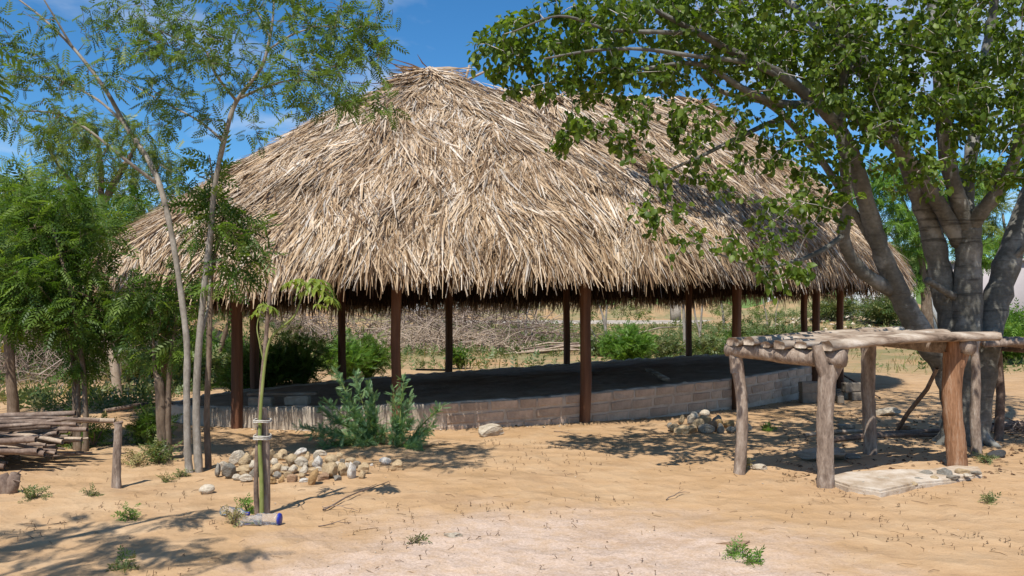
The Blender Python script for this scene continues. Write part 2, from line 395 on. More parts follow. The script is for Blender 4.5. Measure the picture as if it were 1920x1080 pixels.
def grow(limbs, tips, seg=.22, rmin=.003, k=.010, wig=.10, lift=.08, start=.25, bias=0.0):
    """twigs from the limbs out to every tip: nearest tips first, each joins the nearest wood already there.
    -> tubes [(points, radii)], leaf sites (positions, directions)"""
    pos, rad = [], []
    for l in limbs:
        a = int(len(l)*start)
        for q in l[a:]: pos.append(q[:3]); rad.append(q[3])
    pos = np.array(pos); rad = np.array(rad); n0 = len(pos)
    cap = n0+len(tips)*14; PB = np.zeros((cap, 3)); RB = np.zeros(cap); PB[:n0] = pos; RB[:n0] = rad; n = n0
    dmin = np.array([np.min(np.linalg.norm(pos-t, axis=1)) for t in tips])
    tubes, SP, SD = [], [], []
    for i in np.argsort(dmin):
        t = tips[i]; dv = PB[:n]-t; dist = np.sqrt((dv**2).sum(1))
        cost = dist+.35*np.maximum(dv[:, 2], 0)+bias*(RB[:n] < .004)
        j = int(np.argmin(cost)); p0 = PB[j]; L = dist[j]
        if L < .03: continue
        m = max(2, min(12, int(L/seg)+1)); u = np.linspace(0, 1, m+1)[:, None]
        side = rng.normal(size=3)*wig*L
        c = p0*(1-u)+t*u+np.sin(u*math.pi)*(side+np.array((0, 0, lift*L)))
        if m > 2: c[1:-1] += rng.normal(size=(m-1, 3))*.02*min(L, 1.5)
        r0 = min(RB[j]*.75, rmin+k*L); r = np.linspace(max(r0, rmin), rmin*.7, m+1)
        tubes.append((c, r))
        PB[n:n+m] = c[1:]; RB[n:n+m] = r[1:]; n += m
        dirs = unit(np.gradient(c, axis=0)); s = max(1, m//2)
        SP.append(c[s:]); SD.append(dirs[s:])
    return tubes, np.concatenate(SP), np.concatenate(SD)

def tree(name, label, cat, base, limbs, blobs, tpl, lmat, bmat, size, per, sides=8, droop=.35, spread=.8, group=None,
         gk=.010, wig=.10, lift=.08, start=.25, rough=.05, sr=.06, low=0, trunkname='trunk', roll=.5, twigcol=None, extra_tips=None, bias=0.0, rmin=.003):
    t = thing(name, label, cat, base, group)
    g = Geo()
    for l in limbs: g.tube(l[:, :3], l[:, 3]*(1+.05*rng.normal(size=len(l))), sides, rough=rough)
    g.put(trunkname, bmat, t)
    tips = blob_tips(blobs)
    if extra_tips is not None: tips = np.vstack([tips, extra_tips])
    tubes, SP, SD = grow(limbs, tips, k=gk, wig=wig, lift=lift, start=start, bias=bias, rmin=rmin)
    g = Geo()
    for c, r in tubes: g.tube(c, r, 4 if r[0] > .008 else 3, cap=False)
    g.put('branches', twigcol or bmat, t, kind='stuff')
    n = int(len(SP)*per); j = rng.integers(0, len(SP), n)
    O = SP[j]+rng.normal(size=(n, 3))*sr
    D = unit(SD[j]*.7+rng.normal(size=(n, 3))*spread+np.array((0, 0, -droop)))
    V, F, tt = leaves(tpl, O, D, size*(.65+.7*rng.random(n)), roll=roll)
    put('crown', V, F, lmat, t, np.clip(tt+.15*np.repeat(rng.normal(size=1), len(tt)), 0, 1), kind='stuff')
    return t

# ------------------------------------------------------------------ the ground, the road
xs = np.concatenate([-np.geomspace(900, 11, 70), np.linspace(-10.8, 10.8, 217), np.geomspace(11, 900, 70)])
ys = np.concatenate([-np.geomspace(300, 5, 22), np.linspace(-4, 3, 15), np.linspace(3.1, 26, 230), np.geomspace(26.2, 2600, 150)])
X, Y = np.meshgrid(xs, ys)
Z = terr(X, Y)
Z = Z+np.where((np.abs(X) < 14) & (Y < 28) & (Y > 2), .006*rng.normal(size=Z.shape), 0)
nx, ny = len(xs), len(ys); ii = np.arange(nx*ny).reshape(ny, nx)
put('ground', np.stack([X, Y, Z], -1).reshape(-1, 3), np.stack([ii[:-1, :-1], ii[:-1, 1:], ii[1:, 1:], ii[1:, :-1]], -1).reshape(-1, 4), SAND, smooth=True, kind='structure')

k = M('asphalt_dusty'); ROADM = k.done(k.ramp(k.noise(.6, 5, .6), [(.3, (.20, .175, .15)), (.7, (.33, .29, .245))]), .95, .1)
k = M('kerb_concrete'); KERBM = k.done(k.ramp(k.noise(1.5, 5, .6), [(.3, (.30, .26, .22)), (.7, (.42, .38, .33))]), .9, .1)
rx = np.linspace(-8, 120, 120); ry0 = 84+.02*rx; 
def strip(name, y0, y1, h, mat, **kw):
    zz = np.maximum(terr(rx, y0), terr(rx, y1))+h
    a = np.stack([rx, y0, zz], -1); b = np.stack([rx, y1, zz], -1); c0 = a-(0, 0, .8); c1 = b-(0, 0, .8); n = len(rx); i = np.arange(n-1)
    V = np.concatenate([a, b, c0, c1])
    F = np.concatenate([np.stack([i, i+1, n+i+1, n+i], -1), np.stack([2*n+i, 2*n+i+1, i+1, i], -1), np.stack([n+i, n+i+1, 3*n+i+1, 3*n+i], -1)])
    return put(name, V, F, mat, **kw)
strip('road', ry0, ry0+7, .05, ROADM, kind='structure')
strip('near_kerb', ry0-.35, ry0-.01, .17, KERBM, kind='structure')
strip('far_kerb', ry0+7.01, ry0+7.4, .2, KERBM, kind='structure')

# a green hill far behind
k = M('hill_green'); HILL = k.done(k.ramp(k.noise(.05, 8, .7), [(.35, (.07, .12, .035)), (.65, (.14, .20, .06))]), .95, .1)
hx = np.linspace(-1, 1, 60); HX, HY = np.meshgrid(hx, hx); rr = np.hypot(HX, HY)
HZ = 62*np.clip(1-rr, 0, 1)**1.2*(1+.12*np.sin(7*HX+2)*np.cos(6*HY))-3
ii = np.arange(3600).reshape(60, 60)
put('hill', np.stack([150+HX*190, 470+HY*150, HZ], -1).reshape(-1, 3), np.stack([ii[:-1, :-1], ii[:-1, 1:], ii[1:, 1:], ii[1:, :-1]], -1).reshape(-1, 4), HILL, smooth=True, kind='structure')

# ------------------------------------------------------------------ the thatched pavilion
OUT = np.array([(-5.45, 13.9), (-5.0, 12.95), (-3.9, 12.42), (-1.66, 12.12), (.0, 12.5), (1.1, 13.0), (2.5, 13.9), (4.2, 15.2), (6.0, 17.3), (7.5, 19.5), (8.0, 21.5), (7.0, 22.9), (4.7, 22.7),
                (1.6, 20.9), (-1.3, 19.2), (-3.3, 17.6), (-4.9, 15.8)])
def closed(ctrl, m=24):
    n = len(ctrl); out = []
    for i in range(n):
        a, b, c, d = ctrl[i-1], ctrl[i], ctrl[(i+1) % n], ctrl[(i+2) % n]
        for t in np.linspace(0, 1, m, endpoint=False):
            out.append(.5*((2*b)+(c-a)*t+(2*a-5*b+4*c-d)*t*t+(3*b-a-3*c+d)*t**3))
    return np.array(out)
def resample(c, n):
    d = np.r_[0, np.cumsum(np.linalg.norm(np.diff(np.vstack([c, c[:1]]), axis=0), axis=1))]
    s = np.linspace(0, d[-1], n, endpoint=False); cc = np.vstack([c, c[:1]])
    return np.stack([np.interp(s, d, cc[:, 0]), np.interp(s, d, cc[:, 1])], -1), d[-1]
ring, PER = resample(closed(OUT), 360)
def normals2(c):
    t = np.roll(c, -1, 0)-np.roll(c, 1, 0); n = np.stack([t[:, 1], -t[:, 0]], -1); return n/np.linalg.norm(n, axis=1)[:, None]
RN = normals2(ring)
if ((ring-ring.mean(0))*RN).sum() < 0: RN = -RN
def ztop(x): return .42+.03*x                       # the floor follows the lie of the land
pav = thing('thatched_pavilion', 'long open-sided pavilion with shaggy palm-thatch roof on dark timber posts', 'pavilion', (1.2, 17.2, 0))

def ringwall(name, o_out, o_in, z0, zt, mat, sel=None, wob=0, **kw):
    """a closed band along the outline; sel: slice of ring indices"""
    idx = np.arange(360) if sel is None else np.array(sel)
    a = ring[idx]+RN[idx]*o_out; b = ring[idx]+RN[idx]*o_in; n = len(idx)
    H = 7
    V = []; zt_ = zt(a[:, 0]); w = wob*rng.normal(size=(H, n))
    for h in range(H):
        z = z0+(zt_-z0)*h/(H-1)+(.012*rng.normal(size=n) if wob and h == H-1 else 0); p = a+RN[idx]*w[h][:, None]; V.append(np.stack([p[:, 0], p[:, 1], z], -1))
    V.append(np.stack([b[:, 0], b[:, 1], zt_], -1)); V.append(np.stack([b[:, 0], b[:, 1], np.full(n, z0)], -1))
    V = np.concatenate(V); F = []
    rows = H+2
    for h in range(rows-1):
        for i in range(n if sel is None else n-1):
            j = (i+1) % n; F.append([h*n+i, h*n+j, (h+1)*n+j, (h+1)*n+i])
    return put(name, V, np.array(F), mat, pav, smooth=True, **kw)
wall = ringwall('plinth_wall', 0, -.22, -.15, ztop, MORTAR, wob=.004)
# floor inside
inn = ring-RN*.21; c0 = inn.mean(0); V = []; F = []
for q in range(12):
    f = 1-q/12; p = c0+(inn-c0)*f; V.append(np.stack([p[:, 0], p[:, 1], ztop(p[:, 0])-.03+.014*np.sin(3*p[:, 0]+2*p[:, 1])+.008*rng.normal(size=360)], -1))
for q in range(11):
    for i in range(360): F.append([q*360+i, q*360+(i+1) % 360, (q+1)*360+(i+1) % 360, (q+1)*360+i])
V.append(np.array([[c0[0], c0[1], ztop(c0[0])-.03]])); k0 = 12*360
for i in range(0, 360, 2): F.append([11*360+i, 11*360+(i+1) % 360, 11*360+(i+2) % 360, k0])
put('earth_floor', np.concatenate(V), np.array(F), EARTH, pav, smooth=True)

ring_px = 960+ring[:, 0]/ring[:, 1]*FPX
facing = (RN*(-ring/np.linalg.norm(ring, axis=1)[:, None])).sum(1) > 0
def on_ring(px, front=True):
    w = np.where(facing if front else ~facing)[0]; return w[np.argmin(np.abs(ring_px[w]-px))]
# blocks: three courses from the end of the plaster round to the far end
def rough_box(nm, hx_, hy, hz, mat, amp=.006, sub=3):
    import bmesh
    bm = bmesh.new(); bmesh.ops.create_cube(bm, size=2)
    bmesh.ops.scale(bm, vec=(hx_, hy, hz), verts=bm.verts)
    bmesh.ops.bevel(bm, geom=list(bm.edges), offset=min(hx_, hy, hz)*.22, segments=1, affect='EDGES')
    o = Vector((random.random()*50, 0, 0))
    for v in bm.verts: v.co += Vector((random.gauss(0, amp), random.gauss(0, amp), random.gauss(0, amp)))
    me = bpy.data.meshes.new(nm); bm.to_mesh(me); bm.free(); me.materials.append(mat); return me
blkm = [rough_box('block', .205, .06, .066, BLOCK) for _ in range(6)]
iL, iR = on_ring(800), on_ring(1598)
path = ring[np.arange(iL, iR+1) if iR > iL else np.r_[iL:360, 0:iR+1]]; pn = RN[np.arange(iL, iR+1) if iR > iL else np.r_[iL:360, 0:iR+1]]
dd = np.r_[0, np.cumsum(np.linalg.norm(np.diff(path, axis=0), axis=1))]
for course in range(3):
    s = [.06, .30, .14][course]
    while s < dd[-1]-.25:
        hl = random.choice([1, 1, 1, 1, .62])
        s += .205*hl
        x, y = np.interp(s, dd, path[:, 0]), np.interp(s, dd, path[:, 1]); nn = Vector((np.interp(s, dd, pn[:, 0]), np.interp(s, dd, pn[:, 1]))).normalized()
        zt = ztop(x); z = zt-.078-course*.165
        g = random.uniform(.82, 1.12)
        inst('block', random.choice(blkm), (x-nn.x*(.046+random.uniform(-.004, .004)), y-nn.y*.046, z), (random.uniform(-.012, .012), -.03*nn.y*-1, math.atan2(nn.x, -nn.y)),
             (hl, 1, 1), wall, (.54*g, .41*g, .315*g))
        s += .205*hl+random.uniform(.025, .05)
iP = on_ring(318)
sel = list(range(iP, iL+1)) if iL > iP else list(range(iP, 360))+list(range(0, iL+1))
ringwall('plaster_coat', .022, .001, -.15, lambda x: ztop(x)-.004, PLASTER, sel=sel, wob=.006)

# posts
def post(px, front, ztopz, w=.064, extra=0):
    i = on_ring(px, front); c = ring[i]+RN[i]*((.07 if front else -.12)+extra); g = Geo()
    yaw = math.atan2(RN[i][1], RN[i][0]); zb = T(c[0], c[1])-.05 if front else ztop(c[0])-.06
    # a sawn square post, its edges worn
    hs_ = [0, .25, .5, .75, 1]; V = []
    m = np.array(Matrix.Rotation(yaw, 2)); ch = .8
    prof = np.array([(1, ch), (ch, 1), (-ch, 1), (-1, ch), (-1, -ch), (-ch, -1), (ch, -1), (1, -ch)])*w
    for h in hs_:
        q = (prof*(1+.03*random.gauss(0, 1)))@m.T+c+np.array((random.gauss(0, .006), random.gauss(0, .006)))
        V.append(np.column_stack([q, np.full(8, zb+(ztopz-zb)*h)]))
    V = np.concatenate(V); F = [[h*8+i_, h*8+(i_+1) % 8, (h+1)*8+(i_+1) % 8, (h+1)*8+i_] for h in range(4) for i_ in range(8)]+[[32, 33, 34, 35], [32, 35, 36, 39], [36, 37, 38, 39]]
    put('post', V, np.array(F), POST, pav)
    return Vector((*c, ztopz-.06))
tops = [post(px, True, zt) for px, zt in ((316, 2.55), (453, 2.55), (740, 2.6), (1089, 2.65), (1376, 2.75), (1524, 2.8), (1569, 2.8))]
tops2 = [post(px, False, zt) for px, zt in ((1512, 2.75), (1288, 2.65), (1060, 2.6), (838, 2.6), (637, 2.55), (470, 2.5))]
ringt = tops+tops2
for a, b in zip(ringt, ringt[1:]+ringt[:1]):
    g = Geo(); g.tube([a, (a+b)/2+Vector((0, 0, -.02)), b], [.07, .065, .06], 8); g.put('tie_beam', LEGWOOD, pav)

# roof surface
EO, _ = resample(ring+RN*(1.05+.35*np.clip((ring[:, 0]-4)/4, 0, 1)+.35*np.clip((-3.5-ring[:, 0])/2, 0, 1))[:, None], 360)
EO = (EO+np.roll(EO, 1, 0)+np.roll(EO, -1, 0))/3
RA, RB_ = np.array((-1.45, 15.35)), np.array((4.05, 19.2))
def zeave(x, y): return 2.46+.045*(x+1)-.030*(y-12)
ax = RB_-RA; LA = np.linalg.norm(ax); ax = ax/LA
sproj = np.clip(((EO-RA)@ax), .0, LA)
# spread the hip ends so leaves fan round
RIDGE = RA+np.outer(sproj, ax)
def ridge_z(s): return 5.86+.09*s+.16*np.exp(-((s-.15)/.55)**2)-.10*np.exp(-((s-1.5)/.7)**2)
EZ = zeave(EO[:, 0], EO[:, 1])
def surf(i, v, inset=0.0):
    """roof point: i (fractional ring index), v 0 ridge .. 1 eave"""
    i = np.asarray(i, float) % 360; a = np.floor(i).astype(int); f = (i-a)[..., None]; b = (a+1) % 360
    e = EO[a]*(1-f)+EO[b]*f; r = RIDGE[a]*(1-f)+RIDGE[b]*f
    s = sproj[a]*(1-f[..., 0])+sproj[b]*f[..., 0]; ez = EZ[a]*(1-f[..., 0])+EZ[b]*f[..., 0]
    v = np.asarray(v, float)
    p = r+(e-r)*v[..., None]; zr = ridge_z(s)
    z = zr-(zr-ez)*(.97*v+.03*v**2)+.20*np.sin(np.pi*np.clip(v, 0, 1))**1.2+.10*np.sin(np.pi*np.clip(v, 0, 1)*.5)*np.sin(i*.21)*np.sin(v*9+i*.05)*.5
    z = z-.28*np.clip((v-.9)/.1, 0, 1.2)**2
    return np.concatenate([p, (z-inset)[..., None]], -1)
I, Vv = np.meshgrid(np.arange(360), np.linspace(0, 1.0, 30))
for nm, ins, mt in (('thatch_bed', .10, THATCH_SHADE), ('thatch_lining', .30, THATCH_SHADE)):
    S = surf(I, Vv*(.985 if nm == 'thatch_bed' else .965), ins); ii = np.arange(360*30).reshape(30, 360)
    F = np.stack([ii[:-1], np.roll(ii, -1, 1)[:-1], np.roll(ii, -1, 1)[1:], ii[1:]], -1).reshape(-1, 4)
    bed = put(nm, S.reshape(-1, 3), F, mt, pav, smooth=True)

def snoise(p, sc, seed=0):
    return np.array([noise.noise(Vector(q)*sc+Vector((seed, 0, 0))) for q in p])
def straw(n, vlo, vhi, L, W, lift, area=True, hang=0.0, yawj=.22, off=(0, .06), bright=0.0, imask=None):
    i = rng.random(n)*360 if imask is None else imask[0]+(imask[1]-imask[0])*rng.random(n)
    v = np.sqrt(vlo**2+(vhi**2-vlo**2)*rng.random(n)) if area else vlo+(vhi-vlo)*rng.random(n)
    p = surf(i, v); dv = unit(surf(i, np.minimum(v+.03, 1.15))-surf(i, v+.0)+1e-6); di = unit(surf(i+1.5, np.maximum(v, .12))-surf(i-1.5, np.maximum(v, .12))+1e-6)
    N = unit(np.cross(di, dv)); N *= np.sign(N[:, 2:3]+1e-6)
    yaw = .75*snoise(p, .9)+.5*snoise(p, 2.6, 9)+yawj*rng.normal(size=n)
    D = unit(dv*np.cos(yaw)[:, None]+di*np.sin(yaw)[:, None]); D = unit(D*(1-hang)+hang*np.array((0, 0, -1.0)))
    Wd = unit(np.cross(N, D)+.45*N*rng.normal(size=(n, 1)))
    lum = snoise(p, 1.7, 4); lay = ((v*6.5+.5*snoise(p, .8, 30)+.25*snoise(p, 3, 31)) % 1.0)
    l = L[0]+(L[1]-L[0])*rng.random(n); w = W[0]+(W[1]-W[0])*rng.random(n)**2
    o = p+N*(off[0]+(off[1]-off[0])*rng.random(n)+.07*lum+(.055*lay if hang == 0 else 0))[:, None]-D*(l*.35*np.clip((v-.03)/.22, .03, 1))[:, None]
    lf = (lift*(rng.random(n)-.25))[:, None]
    cur = rng.normal(size=(n, 1))*.10
    pts = []
    for u, ww in ((0, .7), (.45, 1), (1, .25)):
        q = o+D*(l*u)[:, None]+N*lf*(l*u**1.5)[:, None]+Wd*cur*(l*u*u)[:, None]-np.array((0, 0, 1.0))*(.10*l*u*u)[:, None]
        pts += [q+Wd*(w*ww/2)[:, None], q-Wd*(w*ww/2)[:, None]]
    V = np.stack(pts, 1).reshape(-1, 3)
    tf = np.array([[0, 1, 3, 2], [2, 3, 5, 4]]); F = (tf[None]+(np.arange(n)*6)[:, None, None]).reshape(-1, 4)
    t = np.clip(.55+.25*rng.normal(size=n)+.14*lum+bright, 0, .93); t = np.where(rng.random(n) < .06, 1.0, t); t = np.where(rng.random(n) < .18, t*.25, t)
    return V, F, np.repeat(t, 6)
def join(parts):
    V, F, t, n = [], [], [], 0
    for a, b, c in parts: V.append(a); F.append(b+n); t.append(c); n += len(a)
    return np.concatenate(V), np.concatenate(F), np.concatenate(t)
V, F, t = join([straw(78000, .04, .985, (.3, .8), (.012, .042), .26),
                straw(9000, .90, 1.0, (.3, .6), (.016, .04), .12, False, .35),
                straw(9000, .955, 1.0, (.22, .5), (.014, .034), .05, False, .75, off=(-.16, .04), bright=-.08),
                straw(26000, .04, .99, (.2, .6), (.004, .011), .5, yawj=.45, off=(.02, .10)),
                straw(4000, .0, .06, (.4, .9), (.02, .055), .30, False, 0, .6)])
put('thatch', V, F, THATCH, pav, t, kind='stuff')
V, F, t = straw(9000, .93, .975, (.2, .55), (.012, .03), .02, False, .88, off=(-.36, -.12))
put('thatch_fringe', V, F, THATCH_SHADE, pav, t, kind='stuff')  # inner fringe takes the shade-darkened colour so it reads near-black under the eave
# the largest loose leaves, each by itself
def leafmesh(L, W, bend):
    V = []; F = []
    for a in range(6):
        u = a/5; w = W*(.5+.5*math.sin(math.pi*(u*.8+.15)))*(1 if a < 5 else .25); z = bend*u*u*L
        V += [(L*u, w, z+.25*w), (L*u, 0, z), (L*u, -w, z+.25*w)]
    for a in range(5):
        q = 3*a; F += [[q, q+1, q+4, q+3], [q+1, q+2, q+5, q+4]]
    return npmesh('palm_leaf', np.array(V), np.array(F), LEAFSTRIP)
k = M('dry_palm_leaf')
c = k.ramp(k.objrand(), [(0, (.26, .17, .09)), (.35, (.46, .33, .20)), (.75, (.58, .46, .32)), (1, (.68, .60, .50))])
c = k.mix(.4, c, k.ramp(k.noise(14, 4, .6, stretch=(.2, 3, 1)), [(.3, (.5, .48, .45)), (.7, (1, 1, 1))]), 'MULTIPLY')
LEAFSTRIP = k.leafy(c, .55, .3, .12, (1.1, .9, .6))
lm = [leafmesh(random.uniform(.5, .85), random.uniform(.014, .028), random.uniform(-.28, .05)) for _ in range(8)]
thp = [o for o in pav.children if o.name == 'thatch'][0]
front_i = np.where(facing)[0]
for q in range(230):
    i = float(random.choice(front_i)); v = random.random()**.6*.93+.02
    p = surf(np.array([i]), np.array([v]))[0]; dv = unit(surf(np.array([i]), np.array([min(v+.03, 1.02)]))[0]-p); di = unit(surf(np.array([i+1.5]), np.array([v]))[0]-surf(np.array([i-1.5]), np.array([v]))[0])
    n_ = np.cross(di, dv); n_ *= np.sign(n_[2]); yaw = random.gauss(0, .5)
    d = Vector(unit(dv*math.cos(yaw)+di*math.sin(yaw))); n_ = Vector(n_); n_ = (n_-d*n_.dot(d)).normalized(); w = n_.cross(d)
    m = Matrix((d, w, n_)).transposed()
    inst('palm_leaf', random.choice(lm), Vector(p)+n_*random.uniform(.05, .10)-d*.2, m.to_euler(), (1, 1, 1), thp)
# the tuft tied over the end of the ridge, and loose ends along it
for q in range(68):
    a = random.uniform(0, 6.28); up = random.uniform(-.75, -.25)
    if q % 11 == 0: up = random.uniform(.0, .35)
    d = Vector((math.cos(a), math.sin(a), up)).normalized(); w = d.cross(Vector((0, 0, 1))).normalized(); n_ = w.cross(d)
    s = abs(random.gauss(.2, .45)) if q < 60 else random.uniform(0, LA)
    p = Vector((*(RA+ax*s), float(ridge_z(s))+.0))
    inst('palm_leaf', random.choice(lm), p+Vector((random.gauss(0, .12), random.gauss(0, .12), random.uniform(-.02, .08))), Matrix((d, -w, n_)).transposed().to_euler(), (1.0, 1.2, 1), thp)
g = Geo(); pk = Vector((*(RA+ax*.75), float(ridge_z(.75)))); g.tube([pk+Vector((-.1, 0, -.2)), pk+Vector((.05, 0, .32))], [.03, .022], 6); g.put('roof_pole', STICK_PALE, pav)
g = Geo(); g.tube([pk+Vector((-.2, 0, -.05)), pk+Vector((.42, 0, .24))], [.028, .02], 6); g.put('roof_pole', STICK_PALE, pav)

# ------------------------------------------------------------------ trees
def L_(*pts): return limb(pts)
def gp(px, py, r, sink=.12):          # a limb's foot on the ground
    p = Gd(px, py); return (p.x, p.y, p.z-sink, r)
def LB(foot, *pts): return smooth_path([foot]+[(*P(a, b, d), r) for a, b, d, r in pts])

# the big grey tree
f = Gd(1808, 832); D0 = f.y
big_limbs = [
    LB((f.x-.02, D0, -.15, .30), (1806, 800, D0, .25), (1806, 745, D0, .22), (1808, 690, D0, .21), (1812, 600, D0-.05, .20), (1815, 500, D0-.1, .18), (1818, 420, D0-.2, .15)),
    LB((f.x-.12, D0+.05, -.12, .18), (1790, 770, D0, .16), (1772, 690, D0-.05, .165), (1735, 640, D0-.15, .165), (1690, 560, D0-.3, .150), (1655, 480, D0-.5, .125), (1625, 385, D0-.7, .11), (1600, 295, D0-1, .095), (1565, 230, D0-1.2, .085), (1515, 180, D0-1.5, .072), (1455, 135, D0-1.8, .058), (1390, 105, D0-2.0, .048), (1310, 62, D0-2.2, .036), (1215, 12, D0-2.4, .022)),
    L_((1672, 545, D0-.35, .10), (1612, 505, D0-.6, .085), (1583, 450, D0-.8, .078), (1588, 380, D0-.95, .072), (1583, 300, D0-1.1, .066), (1576, 235, D0-1.2, .062), (1583, 130, D0-1.3, .052), (1560, 20, D0-1.4, .04), (1530, -120, D0-1.4, .025)),
    LB((f.x-.1, D0+.12, -.12, .2), (1795, 760, D0+.1, .19), (1786, 620, D0+.1, .185), (1765, 520, D0+.1, .17), (1745, 430, D0, .15), (1716, 345, D0-.2, .135), (1672, 235, D0-.5, .115), (1635, 155, D0-.8, .10), (1590, 70, D0-1.0, .085), (1545, -60, D0-1.2, .065), (1500, -250, D0-1.2, .04), (1440, -430, D0-1.2, .02)),
    L_((1800, 455, D0-.1, .12), (1765, 390, D0-.3, .105), (1712, 310, D0-.6, .095), (1650, 250, D0-.9, .075), (1560, 200, D0-1.3, .06), (1470, 195, D0-1.7, .05), (1400, 170, D0-2.0, .04), (1310, 120, D0-2.3, .028), (1200, 130, D0-2.6, .018)),
    L_((1818, 440, D0-.18, .13), (1795, 370, D0-.3, .11), (1775, 290, D0-.4, .10), (1765, 180, D0-.5, .09), (1752, 40, D0-.5, .075), (1735, -150, D0-.5, .055), (1700, -350, D0-.4, .03)),
    L_((1820, 425, D0-.2, .12), (1842, 395, D0-.4, .105), (1880, 345, D0-.6, .09), (1912, 270, D0-.8, .08), (1930, 190, D0-1.0, .07), (1960, 60, D0-1.2, .05), (1990, -120, D0-1.2, .03)),
    L_((1818, 435, D0-.15, .11), (1812, 350, D0, .10), (1826, 260, D0+.1, .09), (1842, 150, D0+.2, .075), (1862, 20, D0+.3, .06), (1900, -180, D0+.3, .04), (1930, -380, D0+.3, .02)),
    LB((f.x+.17, D0-.02, -.12, .17), (1834, 780, D0-.02, .16), (1848, 660, D0, .185), (1872, 550, D0+.05, .18), (1903, 450, D0+.1, .165), (1940, 345, D0+.2, .14), (1975, 200, D0+.3, .11), (2010, 20, D0+.4, .08), (2030, -200, D0+.4, .05)),
    L_((1665, 505, D0-.45, .05), (1560, 330, D0-.6, .05), (1500, 250, D0-.6, .045), (1440, 195, D0-.7, .04), (1350, 170, D0-.9, .03), (1290, 110, D0-1, .02)),
    L_((1475, 150, D0-1.7, .035), (1400, 118, D0-2.1, .03), (1300, 105, D0-2.5, .024), (1200, 92, D0-2.8, .019), (1110, 95, D0-3.0, .015), (1020, 110, D0-3.1, .010)),
    L_((1310, 62, D0-2.2, .03), (1230, 60, D0-2.6, .024), (1140, 55, D0-2.8, .019), (1050, 30, D0-3, .013), (960, 60, D0-3, .008)),
    L_((1480, 215, D0-1.2, .035), (1400, 250, D0-1.8, .028), (1320, 290, D0-2.2, .022), (1230, 330, D0-2.6, .014)),
    L_((1583, 440, D0-.8, .04), (1540, 470, D0-1.2, .032), (1490, 490, D0-1.6, .024), (1420, 500, D0-2, .016), (1330, 470, D0-2.3, .010)),
    L_((1640, 165, D0-.75, .06), (1540, 60, D0-.1, .05), (1430, -40, D0+.6, .038), (1320, -110, D0+1.1, .025), (1230, -120, D0+1.5, .012)),
    L_((1600, 90, D0-.9, .05), (1560, -40, D0, .045), (1530, -180, D0+.8, .035), (1500, -300, D0+1.2, .015)),
    L_((1885, 500, D0+.1, .05), (1915, 470, D0-.1, .045), (1960, 430, D0-.3, .035)),
    L_((1795, 560, D0-.02, .055), (1770, 545, D0-.3, .05), (1738, 525, D0-.5, .045)),
]
for a in range(6):      # root flare
    an = a*1.05+.3; rr_ = .30+.1*random.random()
    big_limbs.append(smooth_path([(f.x+math.cos(an)*.12, D0+math.sin(an)*.1, .45, .10), (f.x+math.cos(an)*.2, D0+math.sin(an)*.18, .16, .08), (f.x+math.cos(an)*rr_, D0+math.sin(an)*rr_, .0, .06), (f.x+math.cos(an)*rr_*1.5, D0+math.sin(an)*rr_*1.5, -.08, .03)]))
big_limbs = [np.column_stack([l_[:, :3], l_[:, 3]*.9]) for l_ in big_limbs]
W = D0-2.3
